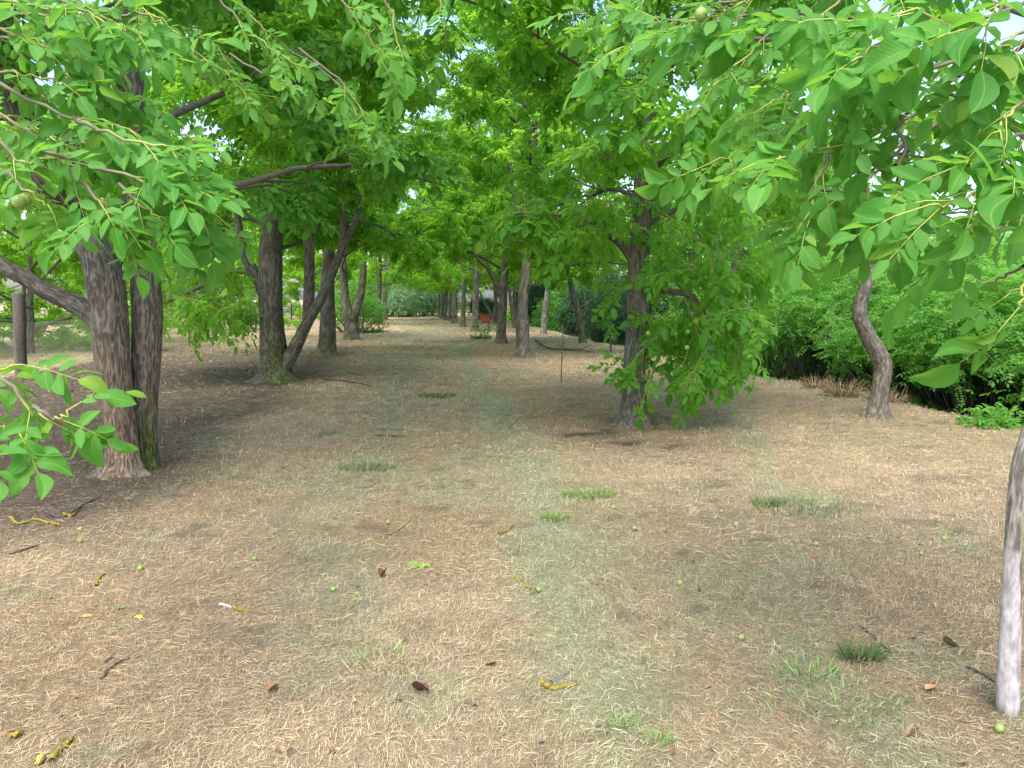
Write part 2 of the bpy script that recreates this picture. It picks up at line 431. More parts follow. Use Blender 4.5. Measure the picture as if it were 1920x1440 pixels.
# ------------------------------------------------------------------ leaves
def compound_template(kind, seed):
    r = np.random.default_rng(seed); out = []
    if kind == 'walnut':
        pairs = [(.38, .105), (.60, .135), (.82, .15)]; Lr = .27
        if seed % 3 == 0: pairs = [(.30, .08), (.48, .115), (.67, .135), (.86, .145)]; Lr = .31
        if seed % 3 == 1: pairs = [(.45, .12), (.75, .145)]; Lr = .22
        for t, ln in pairs:
            for s in (-1, 1):
                a = R(r.uniform(48, 72)) * s
                dz = r.uniform(-.45, .05)
                d = np.array([math.cos(a), math.sin(a), dz])
                nrm = np.array([r.normal(0, .22), -s * r.uniform(-.25, .3), 1])
                out.append(((t + r.uniform(-.03, .03)) * Lr, s * .004, d, nrm, ln * r.uniform(.85, 1.12), r.uniform(.48, .60)))
        out.append((Lr, 0, np.array([1, r.normal(0, .15), r.uniform(-.5, -.1)]), np.array([r.normal(0, .15), r.normal(0, .15), 1]), .17 * r.uniform(.9, 1.1), r.uniform(.45, .55)))
        droop = .30
    else:
        Lr = .22; n = 7
        for k in range(n):
            t = .2 + .75 * k / (n - 1)
            for s in (-1, 1):
                a = R(r.uniform(62, 80)) * s
                out.append((t * Lr, 0, np.array([math.cos(a), math.sin(a), r.uniform(-.3, .1)]), np.array([r.normal(0, .2), r.normal(0, .2), 1]), .045 * r.uniform(.85, 1.1), .5))
        out.append((Lr, 0, np.array([1, 0, -.2]), np.array([0, 0, 1.]), .045, .5)); droop = .25
    px_ = np.array([o[0] for o in out]); 
    P = np.c_[px_, [o[1] for o in out], -droop * (px_ / Lr) ** 2 * Lr]
    D = norm(np.array([o[2] + np.array([0, 0, -droop * .8 * o[0] / Lr]) for o in out]))
    Nn = norm(np.array([o[3] for o in out]))
    return P, D, Nn, np.array([o[4] for o in out]), np.array([o[5] for o in out]), Lr, droop
WT = [compound_template('walnut', s) for s in range(9)]
RT = [compound_template('robinia', s) for s in range(4)]

def compounds(O, X, Z, scale, temps):
    """O,X,Z frames of compound leaves -> leaflet arrays and rachis end points"""
    X = norm(X); Y = norm(np.cross(Z, X)); Z = np.cross(X, Y)
    pick = rng.integers(0, len(temps), len(O))
    res = [[] for _ in range(5)]; RA, RM, RB = [], [], []
    for t, (P, D, Nn, Ls, wr, Lr, droop) in enumerate(temps):
        k = pick == t
        if not k.any(): continue
        o, x, y, z, s = O[k], X[k], Y[k], Z[k], scale[k]
        def tf(v): return v[None, :, 0:1] * x[:, None] + v[None, :, 1:2] * y[:, None] + v[None, :, 2:3] * z[:, None]
        p = o[:, None] + tf(P) * s[:, None, None]
        m = len(Ls); n = len(o)
        jit = rng.normal(0, .12, (n, m, 3))
        d = norm(tf(D) + jit); nn = norm(tf(Nn) + rng.normal(0, .15, (n, m, 3)))
        L = Ls[None] * s[:, None] * rng.uniform(.7, 1.2, (n, m))
        for a, v in zip(res, (p.reshape(-1, 3), d.reshape(-1, 3), nn.reshape(-1, 3), L.ravel(), (L * wr[None]).ravel())): a.append(v)
        RA.append(o); RM.append(o + x * (Lr * .5 * s)[:, None] - z * (droop * .25 * Lr * s)[:, None]); RB.append(o + x * (Lr * s)[:, None] - z * (droop * Lr * s)[:, None])
    return [np.concatenate(a) for a in res] + [np.concatenate(RA), np.concatenate(RM), np.concatenate(RB)]

def leaf_frames(D, N):
    X = norm(D); Y = norm(np.cross(N, X)); Z = np.cross(X, Y); return X, Y, Z
def leaflet_mesh(P, D, N, L, Wd, kite=False):
    X, Y, Z = leaf_frames(D, N); n = len(P); l, w = L[:, None], Wd[:, None]
    fold = rng.uniform(.05, .28, (n, 1)); tip = rng.uniform(-.02, .2, (n, 1))
    if kite:
        V = np.stack([P, P + X * l * .5 - Y * w * .5 + Z * w * fold, P + X * l - Z * l * tip, P + X * l * .5 + Y * w * .5 + Z * w * fold], 1).reshape(-1, 3)
        return V, (np.arange(n) * 4)[:, None] + [[0, 1, 2, 3]]
    f = Z * w * fold
    V = np.stack([P, P + X * l * .30 - Y * w * .47 + f, P + X * l * .70 - Y * w * .42 + f - Z * l * tip * .45, P + X * l - Z * l * tip,
                  P + X * l * .70 + Y * w * .42 + f - Z * l * tip * .45, P + X * l * .30 + Y * w * .47 + f], 1).reshape(-1, 3)
    b = (np.arange(n) * 6)[:, None]
    return V, np.concatenate([b + [[0, 3, 2, 1]], b + [[0, 5, 4, 3]]])

def hi_leaf(seed):
    """one leaflet of unit length along +X: folded, curled, wavy-edged"""
    r = np.random.default_rng(seed); nu, nv = 7, 4
    t = np.linspace(0, 1, nu); prof = np.sin(np.pi * t ** .86) ** .78; prof[0] = .05; prof[-1] = .02
    if seed % 2: prof *= (1.05 - .18 * t)
    wd = r.uniform(.44, .64); fold = r.uniform(.02, .38); curl = r.uniform(-.05, .42); twist = r.normal(0, .38); side = r.normal(0, .09); wav = r.uniform(.01, .045); bite = r.random(nu * (nv + 1)) < (.07 if seed % 3 == 0 else 0)
    V, uv = [], []
    for i, tt in enumerate(t):
        for v in np.linspace(-1, 1, nv + 1):
            y = v * prof[i] * wd / 2
            z = abs(v) * prof[i] * wd / 2 * fold * 1.4 - curl * tt ** 2 + twist * tt * y + wav * math.sin(8 * tt + 3 * v + seed) * abs(v)
            if abs(v) == 1 and bite[i * (nv + 1) + (0 if v < 0 else nv)]: y *= .6
            V.append((tt, y + side * math.sin(math.pi * tt), z)); uv.append((tt, .5 + v / 2 * max(prof[i], .02)))
    F = [(i * (nv + 1) + j, (i + 1) * (nv + 1) + j, (i + 1) * (nv + 1) + j + 1, i * (nv + 1) + j + 1) for i in range(nu - 1) for j in range(nv)]
    return mesh_np('leaf', V, F, mat=M_NEAR, smooth_shade=True, uv=uv)
HI = [hi_leaf(s) for s in range(18)]

def foliage(root, base, arr, limit, mat=None, crown_name='crown', kite=False):
    """arr = leaflet arrays in world space: the leaflets that show largest become leaf objects, the rest one part"""
    P, D, N, L, Wd = arr
    if limit:
        px, py, z = project(P + D * (L * .5)[:, None])
        inside = (px > -20) & (px < 1940) & (py > -20) & (py < 1460) & (z > .3)
        size = np.where(inside, L / np.maximum(z, .3), 0)
        top = np.argsort(-size)[:limit]; top = top[size[top] > 0]
        X, Y, Z = leaf_frames(D[top], N[top])
        for k, i in enumerate(top):
            o = bpy.data.objects.new('leaf', HI[int(rng.integers(len(HI)))])
            m = Matrix(np.c_[X[k], Y[k], Z[k]].tolist()).to_4x4(); m.translation = Vector(P[i] - base)
            s = float(L[i]); m = m @ Matrix.Diagonal((s, s, s, 1))
            COL.objects.link(o); o.parent = root; o.matrix_basis = m
        rest = np.ones(len(P), bool); rest[top] = False
    else: rest = np.ones(len(P), bool)
    if rest.any():
        V, F = leaflet_mesh(P[rest], D[rest], N[rest], L[rest], Wd[rest] * (1.12 if kite else 1), kite)
        obj(crown_name, mesh_np(crown_name, V - base, F, mat=mat or M_LEAF), root, kind='stuff')

# ------------------------------------------------------------------ tree growth
UP = np.array([0, 0, 1.])
def wander(p, d, length, n, curl, droop, jit, r):
    pts = [p]; d = d / np.linalg.norm(d)
    for k in range(n):
        t = (k + 1) / n
        d = d + UP * (curl * (1 - t) - droop * t) + r.normal(0, jit, 3); d = d / np.linalg.norm(d)
        pts.append(pts[-1] + d * length / n)
    return np.array(pts)
def grow(seed, axis_fn, z0, z1, nl, reach, elev=(15, 60), droop=.22, sub=6, ter=4, r0=.06, az_bias=None):
    """limbs from a leader; returns (tubes, shoots): shoots are (start, end) of leafy twigs"""
    r = np.random.default_rng(seed); tubes, shoots = [], []
    for i in range(nl):
        f = (i + r.uniform(0, .8)) / nl; z = z0 + (z1 - z0) * f
        az = i * 2.4 + r.uniform(-.5, .5) if az_bias is None else az_bias(i, r)
        el = R(elev[0] + (elev[1] - elev[0]) * f + r.uniform(-12, 12))
        d = np.array([math.cos(az) * math.cos(el), math.sin(az) * math.cos(el), math.sin(el)])
        ln = reach * r.uniform(.75, 1.15) * (1 - .25 * f)
        lp = wander(axis_fn(z), d, ln, 8, .10, droop * (1 - .5 * f), .10, r)
        rr = r0 * (1 - .5 * f) * r.uniform(.8, 1.15)
        tubes.append((lp, np.linspace(rr, .011, len(lp)), 6))
        for j in range(sub):
            t = .22 + .76 * (j + r.uniform(0, .7)) / sub; t = min(t, .99)
            k = t * 8; a = int(k); p = lp[a] + (lp[min(a + 1, 8)] - lp[a]) * (k - a); ld = norm((lp[min(a + 1, 8)] - lp[a])[None])[0] if a < 8 else d
            sdv = np.cross(ld, UP); sdv /= np.linalg.norm(sdv) + 1e-6
            dd = ld * r.uniform(.3, .9) + sdv * r.choice((-1, 1)) * r.uniform(.5, 1.1) + UP * r.uniform(-.35, .5)
            sp = wander(p, dd, ln * r.uniform(.26, .46) * (1.15 - .5 * t), 5, .05, .22, .14, r)
            tubes.append((sp, np.linspace(rr * .4, .006, len(sp)), 4))
            for q in range(ter):
                tq = .3 + .7 * (q + r.uniform(0, .9)) / ter; kk = min(tq, .999) * 5; a = int(kk); p2 = sp[a] + (sp[a + 1] - sp[a]) * (kk - a)
                d2 = norm((sp[a + 1] - sp[a])[None])[0] * .6 + r.normal(0, .75, 3) + UP * -.05
                d2 /= np.linalg.norm(d2); e = p2 + d2 * r.uniform(.22, .6)
                shoots.append((p2, e))
            shoots.append((sp[-2], sp[-1]))
        shoots.append((lp[-2], lp[-1]))
    return tubes, np.array(shoots)
def leaves_on(shoots, k, bias=(0, 0, 0), scale=1.0, temps=None, up=1.0, tilt=.45, droop=.35):
    """k compound leaves along each shoot"""
    A = np.repeat(shoots[:, 0], k, 0); B = np.repeat(shoots[:, 1], k, 0); n = len(A)
    t = np.tile((np.arange(k) + .6) / k, len(shoots)) + rng.normal(0, .06, n)
    O = A + (B - A) * np.clip(t, 0, 1.02)[:, None]
    T = norm(B - A); X = T * rng.uniform(.1, .8, (n, 1)) + norm(rng.normal(0, 1, (n, 3))) * 1.0
    X[:, 2] = X[:, 2] * .6 - droop * rng.uniform(0, 1.4, n); X = norm(X)
    Z = np.array([0, 0, up]) + np.asarray(bias) + rng.normal(0, tilt, (n, 3))
    Z = norm(Z - X * (Z * X).sum(1, keepdims=True))
    return compounds(O, X, Z, scale * rng.uniform(.75, 1.15, n), temps or WT)

BROWN = np.array([.115, .106, .086]); MOSS = np.array([.07, .085, .02]); ORANGE = np.array([.27, .155, .09]); GREY = np.array([.22, .20, .175])
def bark_cols(V, base, moss=.5, mosh=.9, mdir=(-.3, -1), orange=0, odir=(1, -.4), ash=0):
    rel = V - base; n = fbm(V * 2.3, 71, 3)
    a = np.arctan2(rel[:, 1], rel[:, 0])
    md = np.array(mdir) / np.hypot(*mdir); od = np.array(odir) / np.hypot(*odir)
    c0 = rel[:, :2] - np.median(rel[:, :2], 0); u = c0 / np.maximum(np.linalg.norm(c0, axis=1, keepdims=True), 1e-6)
    fm = moss * smooth(-.2, .9, u @ md) * smooth(mosh, .05, rel[:, 2] + (n - .5) * .8)
    fo = orange * smooth(-.1, .8, u @ od) * smooth(2.0, .6, rel[:, 2] + (n - .5) * 1.2)
    c = BROWN * (.8 + .5 * n[:, None])
    c = c * (1 - ash) + GREY * ash
    c = c * (1 - fo[:, None]) + ORANGE * fo[:, None]
    return c * (1 - fm[:, None]) + MOSS * fm[:, None]
def pxpath(pts, d):
    """(px, py, width px[, depth]) list -> world path and radii; depths in metres along the rows"""
    path = np.array([W(p[0], p[1], p[3] if len(p) > 3 else d) for p in pts])
    rad = np.array([p[2] * (p[3] if len(p) > 3 else d) / FPX / 2 for p in pts]); return path, rad
def stem(root, base, pts, d, name='trunk', segs=16, n=40, relief=.006, seed=1, mat=None, flare=.35, extend=0, **kw):
    path, rad = pxpath(pts, d)
    if extend > path[-1, 2]:
        e = path[-1]; k = extend - e[2]; path = np.vstack([path, e + [.04, 0, k * .5], e + [0, .05, k]]); rad = np.r_[rad, rad[-1] * .65, .015]
    path = catmull(path, n); rad = np.interp(np.linspace(0, 1, n), np.linspace(0, 1, len(rad)), rad)
    if flare:
        h = path[:, 2] - path[0, 2]; rad = rad * (1 + flare * np.exp(-np.maximum(h, 0) / .13)); path[0, 2] -= .08
    V, F, T = tube(path, rad, segs, relief=relief, seed=seed)
    if flare > .1 and segs >= 30:
        h = V[:, 2] - path[0, 2] - .08; th = np.arctan2(V[:, 1] - path[0, 1], V[:, 0] - path[0, 0])
        lob = .5 + .5 * np.sin(th * 5 + seed) * np.cos(th * 2 + seed * 2); g = 1 + .75 * lob * np.exp(-np.maximum(h, 0) / .10)
        k = h < .5; V[k, 0] = path[0, 0] + (V[k, 0] - path[0, 0]) * g[k]; V[k, 1] = path[0, 1] + (V[k, 1] - path[0, 1]) * g[k]
    cb = bark_cols(V, base, **kw)
    if relief: cb[:-1] *= (.6 + 1.0 * smooth(.6, .97, RIDGE))[:, None]
    mb = MB(); mb.add(V, F, T, cb)
    return obj(name, mb.mesh(name, mat or M_BARK, base, True), root), path
def wood(root, base, tubes, name='branches', col=None):
    mb = MB()
    for p, r, s in tubes:
        V, F, T = tube(p, r, s); mb.add(V, F, T, (BROWN * (.75 + .4 * rng.random()) if col is None else np.array(col)))
    return obj(name, mb.mesh(name, M_BARK, base, True), root)
def rods(root, base, A, B, ra, rb, col, name='twigs', mat=None):
    V, F = prisms(A, B, ra, rb); return obj(name, mesh_np(name, V - base, F, mat=mat or M_TWIG, col=np.broadcast_to(col, V.shape)), root)

PET = np.array([.34, .38, .09])
def fill(n, x0, x1, y0, y1, d0, d1, k=7, seed=0, ln=70):
    r = np.random.default_rng(seed); out = []
    for _ in range(n):
        d = r.uniform(d0, d1); x, y = r.uniform(x0, x1), r.uniform(y0, y1); a = r.uniform(-.6, 3.7); q = ln * r.uniform(.6, 1.3)
        out.append(([(x - math.cos(a) * q, y - math.sin(a) * q * .5 - 10, d), (x, y, d - .1), (x + math.cos(a) * q, y + math.sin(a) * q * .6 + 15, d - .15)], k))
    return out
def thicken(sprays, dflt, n=2, back=.5, jit=38):
    out = list(sprays)
    for sp in sprays:
        for q in range(n):
            d0 = sp[2] if len(sp) > 2 else dflt; o = rng.normal(0, jit, 2) + [0, -26]
            out.append(([(p[0] + o[0] + rng.normal(0, jit / 3), p[1] + o[1] + rng.normal(0, jit / 3), (p[2] if len(p) > 2 else d0) * (1 + back * (q + .4 + rng.random() * .6) / n)) for p in sp[0]], sp[1]))
    return out
def spray_leaves(sprays, dflt=3.0, size=1.0, face=(0, -.55, .75), dens=1.0):
    """hand-placed shoots given by points seen in the photograph and their depth: wood tubes + compound leaves"""
    tubes, res, rach = [], [], []
    for sp in sprays:
        pts, k, d = sp[0], sp[1], sp[2] if len(sp) > 2 else dflt
        path = np.array([W(p[0], p[1], p[2] if len(p) > 2 else d) for p in pts])
        fine = catmull(path, 14); fine[1:-1] += rng.normal(0, .006, (12, 3))
        tubes.append((fine, np.linspace(.0075, .0028, 14), 5))
        k = int(round(k * dens)); ts = np.linspace(.26, 1, k) ** .9
        idx = ts * 12.99; a = idx.astype(int); O = fine[a] + (fine[a + 1] - fine[a]) * (idx - a)[:, None]
        Tn = norm(fine[np.minimum(a + 1, 13)] - fine[np.maximum(a - 1, 0)])
        side = norm(np.cross(Tn, np.tile(UP, (k, 1)))) * np.where(np.arange(k) % 2, 1, -1)[:, None]
        fr = np.where(np.arange(k) == k - 1, 1.6, .75)[:, None]
        X = Tn * fr + side * rng.uniform(.35, 1.0, (k, 1)) + rng.normal(0, .28, (k, 3)) + np.array([0, 0, -.34]) * rng.uniform(-.4, 1.1, (k, 1))
        X = norm(X)
        Z = np.asarray(face) + rng.normal(0, .32, (k, 3)); Z = norm(Z - X * (Z * X).sum(1, keepdims=True))
        r = compounds(O, X, Z, size * rng.uniform(.8, 1.12, k), WT); res.append(r[:5]); rach.append(r[5:])
    arr = [np.concatenate([r[i] for r in res]) for i in range(5)]
    return tubes, arr, [np.concatenate([r[i] for r in rach]) for i in range(3)]
def spray_wood(root, base, tubes, rach):
    mb = MB()
    for p, r, s in tubes:
        V, F, T = tube(p, r, s); t = np.linspace(0, 1, 14)
        c = np.repeat((np.array([.17, .15, .12]) * (1 - smooth(.2, .75, t))[:, None] + PET * .9 * smooth(.2, .75, t)[:, None]), s, 0)
        mb.add(V, F, T, np.vstack([c, c[-1:]]))
    for a, b, r1, r2 in ((0, 1, .0022, .0018), (1, 2, .0018, .0012)):
        V, F = prisms(rach[a], rach[b], np.full(len(rach[a]), r1), np.full(len(rach[a]), r2)); mb.add(V, F, None, PET)
    obj('twigs', mb.mesh('twigs', M_PETIOLE, base, True), root, kind='stuff')
def cat(*arrs): return [np.concatenate([a[i] for a in arrs]) for i in range(5)]
def keep(arr, mask): return [a[mask] for a in arr]

def walnut_fruit(root, base, P, r=.022):
    if 'nut_me' not in globals(): make_nut()
    o = obj('walnut', globals()['nut_me'], root, tuple(np.asarray(P) - base)); o.scale = (r / .022,) * 3; return o
def make_nut():
    n, s = 10, 14; V, F = [], []
    for i in range(n + 1):
        t = math.pi * i / n
        for j in range(s):
            a = 2 * math.pi * j / s; rr = .022 * math.sin(t) * (1 + .04 * math.cos(2 * a)); V.append((rr * math.cos(a), rr * math.sin(a), .0245 * math.cos(t) + (.003 if i == 0 else 0)))
    for i in range(n):
        for j in range(s): F.append((i * s + j, (i + 1) * s + j, (i + 1) * s + (j + 1) % s, i * s + (j + 1) % s))
    V = np.array(V); globals()['nut_me'] = mesh_np('walnut', V, F, mat=M_NUT, col=np.tile([.22, .31, .075], (len(V), 1)), smooth_shade=True)
make_nut()

# ---- L1: the big double-stemmed walnut in front on the left
b1 = np.array([*G(255, 886)[:2], 0]); D1 = b1[1]
L1 = thing('walnut_tree', 'big twin stemmed walnut with orange stained furrowed bark and a limb reaching out left', 'tree', b1, 'walnut trees of the left row')
stem(L1, b1, [(230, 892, 54), (229, 840, 49), (222, 760, 50), (211, 670, 55), (203, 590, 60), (196, 530, 62), (178, 470, 54), (142, 415, 48), (95, 340, 46, 6.6), (50, 240, 38, 6.5), (20, 120, 30, 6.3), (0, -60, 22, 6.1)],
     D1, segs=140, n=330, relief=.009, seed=3, moss=.35, mdir=(-1, .2), orange=.38, odir=(1, -.6))
stem(L1, b1, [(269, 884, 42), (269, 830, 40), (271, 740, 41), (275, 650, 46), (276, 580, 49), (272, 510, 48), (262, 420, 46), (248, 300, 48), (243, 150, 44), (240, 0, 38), (236, -180, 28)],
     D1 + .22, segs=120, n=300, relief=.009, seed=8, moss=.95, mosh=.8, mdir=(.3, -1), orange=.25)
stem(L1, b1, [(205, 615, 44), (170, 588, 36), (130, 566, 32), (85, 545, 30), (45, 520, 27), (0, 497, 25), (-70, 450, 22), (-170, 380, 16)], D1, 'limb', 40, 90, .006, 12, flare=0, moss=.1)
ax1 = lambda z: b1 + np.array([.12 - .02 * z, .1, z])
tb, sh = grow(21, ax1, 2.1, 8.4, 20, 3.9, (12, 62), .20, r0=.042)
m_ = sh[:, 1]
ok = (m_[:, 2] > 2.15 + .25 * np.abs(m_[:, 0] + 2.6) * (m_[:, 0] < -2)) & (m_[:, 1] > 3.6) & ~((m_[:, 0] > -1.0) & (m_[:, 2] < 2.9))
wood(L1, b1, tb)
LS = [([(-90, 40), (40, 66), (150, 98)], 6), ([(40, -50), (190, 20), (290, 62)], 7), ([(-70, 120), (60, 138), (180, 172)], 7), ([(-60, -20), (60, 10), (150, 20)], 6, 3.1),
      ([(-20, 160), (150, 232), (250, 245), (330, 280)], 8, 2.9), ([(170, 235), (230, 262), (350, 318), (395, 300)], 6, 2.75), ([(-40, 230), (15, 320), (60, 352), (130, 345), (205, 400)], 9, 2.75),
      ([(100, 330), (290, 376), (345, 396), (430, 398)], 8, 2.7), ([(150, 360), (240, 430), (285, 478)], 6, 2.7), ([(270, 390), (335, 440), (385, 470)], 6, 2.75), ([(-40, 330), (60, 400), (110, 430)], 5, 2.9),
      ([(-60, 200), (40, 250), (120, 290)], 7, 3.0), ([(60, 100), (190, 150), (280, 190)], 6, 3.2), ([(380, 390), (430, 410), (470, 470)], 4, 2.75), ([(230, 20), (330, 30), (420, 70)], 5, 3.6),
      ([(-80, 650), (10, 716), (60, 765), (98, 792)], 2, 2.35), ([(-110, 730), (-30, 700), (44, 684)], 3, 2.7), ([(-90, 760), (-10, 795), (36, 812)], 3, 2.35), ([(60, 762), (105, 788), (125, 770)], 2, 2.35),
      ([(540, -80), (640, 0), (690, 70), (722, 130)], 7, 3.6), ([(690, -60), (735, 30), (748, 110)], 4, 3.8), ([(560, 90), (640, 170), (690, 235), (712, 280)], 8, 4.6), ([(380, -40), (470, 60), (560, 130)], 7, 4.4),
      ([(430, 100), (530, 170), (610, 210)], 7, 5.0), ([(300, 60), (400, 120), (470, 200)], 7, 5.0)]
LS = [([(p[0] * (.82 if i < 15 and p[0] > 0 else 1), p[1] - (46 if 300 < p[1] < 600 else 16 if p[1] > 150 and p[1] < 600 else 0), *p[2:]) for p in q[0]], *q[1:]) for i, q in enumerate(LS)]
LS = LS[:15] + LS[19:] + thicken(LS[:15], 2.95, 1, .4)[15:] + thicken(LS[19:], 4, 1, .4)[len(LS) - 19:] + LS[15:19]
tw, ar, ra = spray_leaves(LS, 2.95, .60, dens=1.3)
spray_wood(L1, b1, tw, ra)
cr = leaves_on(sh[ok], 11, scale=.78)
foliage(L1, b1, cat(ar, cr[:5]), 300, M_NEARM)
for p, d in (((36, 379), 2.72), ((45, 376), 2.74)): walnut_fruit(L1, b1, W(*p, d), .021)

# ---- R0: the slender whitewashed tree at the right edge
b0 = np.array([*G(1889, 1334)[:2], 0])
R0 = thing('young_walnut_tree', 'slender young walnut with smooth grey bark and whitewashed foot, nearest tree', 'tree', b0)
_, p0 = stem(R0, b0, [(1889, 1338, 46), (1892, 1240, 44), (1896, 1120, 38), (1900, 1000, 32), (1906, 900, 29), (1922, 830, 29), (1965, 700, 28), (1995, 520, 26), (2005, 300, 24), (2010, 60, 20), (2020, -300, 14)],
             b0[1], segs=40, n=120, relief=.0022, seed=31, mat=M_SMOOTHBARK, flare=.001, moss=.1, ash=.85)
V0 = R0.children[0].data; co = np.zeros(len(V0.vertices) * 3, np.float32); V0.vertices.foreach_get('co', co); co = co.reshape(-1, 3)
wz = smooth(.56, .46, co[:, 2] + (fbm(co * np.array([24, 24, 7.]), 91, 4) - .5) * .75) * (.55 + .45 * smooth(.35, .5, fbm(co * np.array([45, 45, 25.]), 95, 3))) * smooth(-.02, .06, co[:, 2] + (fbm(co * 20, 97, 2) - .5) * .1); cc = np.zeros(len(co) * 4, np.float32); V0.color_attributes['Col'].data.foreach_get('color', cc); cc = cc.reshape(-1, 4)
cc[:, :3] = cc[:, :3] * (1 - wz[:, None]) + np.array([.44, .41, .41]) * wz[:, None]; V0.color_attributes['Col'].data.foreach_set('color', cc.ravel())
RS = [([(2000, 10), (1800, 60), (1700, 105), (1600, 150)], 7, 2.2), ([(2000, 100), (1770, 170), (1660, 172), (1590, 205)], 7, 2.1), ([(1780, 168), (1660, 240), (1570, 300)], 6, 2.2),
      ([(2000, 180), (1730, 290), (1640, 342), (1500, 376), (1420, 390)], 11, 2.3), ([(2000, 340), (1850, 410), (1740, 470)], 5, 1.75), ([(1990, 410), (1870, 480), (1780, 535)], 3, 2.0), ([(2020, 500), (1940, 570), (1912, 625)], 2, 1.7),
      ([(1500, -60), (1400, 20), (1330, 80)], 7, 2.8), ([(1650, -60), (1540, 50), (1430, 100)], 7, 2.6), ([(1750, -60), (1640, 50), (1560, 120)], 6, 2.4), ([(1560, 300), (1440, 350), (1330, 392)], 7, 2.8),
      ([(1690, 300), (1690, 400), (1678, 480)], 4, 2.1), ([(1560, 370), (1535, 430), (1520, 490)], 4, 2.2), ([(1930, -60), (1870, 50), (1800, 110)], 6, 1.9), ([(2000, 250), (1880, 320), (1800, 360)], 6, 1.9),
      ([(1640, 90), (1420, 70), (1240, 58), (1140, 22)], 9, 3.6), ([(1420, 75), (1290, 100), (1230, 150), (1130, 190)], 8, 3.2), ([(1480, 110), (1400, 190), (1320, 260)], 6, 3.2), ([(1760, 280), (1640, 400), (1600, 440)], 4, 2.3),
      ([(2000, 560), (1930, 580), (1880, 610)], 2, 2.6), ([(1960, 200), (1900, 260), (1860, 300)], 5, 1.8), ([(1560, 190), (1480, 260), (1400, 300)], 6, 2.9), ([(1700, 200), (1600, 250), (1500, 300)], 7, 2.7),
      ([(1300, -60), (1220, 0), (1180, 60)], 5, 3.6), ([(1980, 360), (1890, 420), (1830, 460)], 4, 1.8), ([(1990, 30), (1900, 120), (1850, 180)], 5, 1.9), ([(1300, 60), (1180, 90), (1080, 110)], 6, 3.8)]
RS = [([(p[0], p[1] - (85 if p[1] > 100 and p[0] < 1760 else 50 if p[1] > 60 else 20), *p[2:]) for p in q[0]], *q[1:]) for q in RS]
RS += [([(1760, 300), (1680, 370), (1620, 405)], 7, 2.5), ([(1700, 260), (1620, 340), (1560, 380)], 6, 2.6), ([(1620, 330), (1560, 390), (1500, 410)], 6, 2.8)]
tw, ar, ra = spray_leaves(RS + thicken(RS[15:27], 3.0, 1, .3)[12:], 2.4, .62, (-.1, -.5, .75), 1.25)
spray_wood(R0, b0, tw, ra)
ax0 = lambda z: p0[np.argmin(np.abs(p0[:, 2] - z))]
lim0 = []
for pts in ([(2003, 330, 18), (1900, 240, 12, 2.6), (1780, 175, 8, 2.3)], [(2008, 150, 16), (1850, 120, 11, 2.7), (1640, 90, 8, 3.4), (1400, 70, 7, 3.6)], [(1998, 480, 15), (1930, 420, 9, 2.4), (1850, 410, 6, 1.9)], [(2010, 50, 15), (1900, 20, 10, 2.5), (1700, -60, 7, 2.6)]):
    p, r = pxpath(pts, b0[1]); lim0.append((catmull(p, 10), np.interp(np.linspace(0, 1, 10), np.linspace(0, 1, len(r)), r), 6))
wood(R0, b0, lim0, col=(.17, .15, .12))
tb, sh = grow(77, ax0, 2.5, 3.8, 7, 1.7, (25, 65), .1, sub=4, ter=3, r0=.02)
m_ = sh[:, 1]; sh = sh[(m_[:, 2] > 2.75) & (np.linalg.norm(m_ - CP, axis=1) > 2.0)]
wood(R0, b0, tb, 'upper_branches', col=(.16, .14, .11))
cr = leaves_on(sh, 3, scale=.8)
foliage(R0, b0, cat(ar, cr[:5]), 300, M_NEARM)
walnut_fruit(R0, b0, W(1315, 27, 2.75), .023)

# ---- R1: the tall straight walnut right of the path with a low hanging bough
bR = np.array([*G(1187, 797)[:2], 0]); DR = bR[1]
R1 = thing('walnut_tree', 'tall walnut with dark straight trunk and leafy bough hanging almost to the ground', 'tree', bR, 'walnut trees of the right row')
stem(R1, bR, [(1187, 800, 50), (1189, 740, 42), (1192, 660, 40), (1196, 590, 40), (1197, 500, 38), (1201, 430, 37), (1206, 350, 34), (1210, 200, 30), (1216, 0, 26), (1222, -250, 18)], DR, segs=100, n=240, relief=.010, seed=17, moss=.2, mdir=(1, -.2), orange=.2)
stem(R1, bR, [(1194, 500, 24), (1172, 466, 17), (1148, 446, 14), (1105, 420, 9), (1060, 404, 7), (1000, 404, 5, 8.9), (950, 398, 4, 8.6)], DR, 'limb', 20, 50, .003, 19, flare=0)
stem(R1, bR, [(1200, 560, 18), (1240, 545, 12), (1300, 560, 9, 8.8), (1335, 620, 7, 8.6), (1330, 700, 5, 8.5)], DR, 'limb', 14, 40, .002, 20, flare=0)
axR = lambda z: bR + np.array([.04 * z, 0, z])
tb, sh = grow(42, axR, 2.3, 9.4, 22, 3.9, (8, 60), .2, r0=.045)
m_ = sh[:, 1]; ok = (m_[:, 2] > 2.2) & (m_[:, 1] > 5.0) & (m_[:, 0] / m_[:, 1] < .50 + .05 * rng.normal(0, 1, len(m_)))
wood(R1, bR, tb)
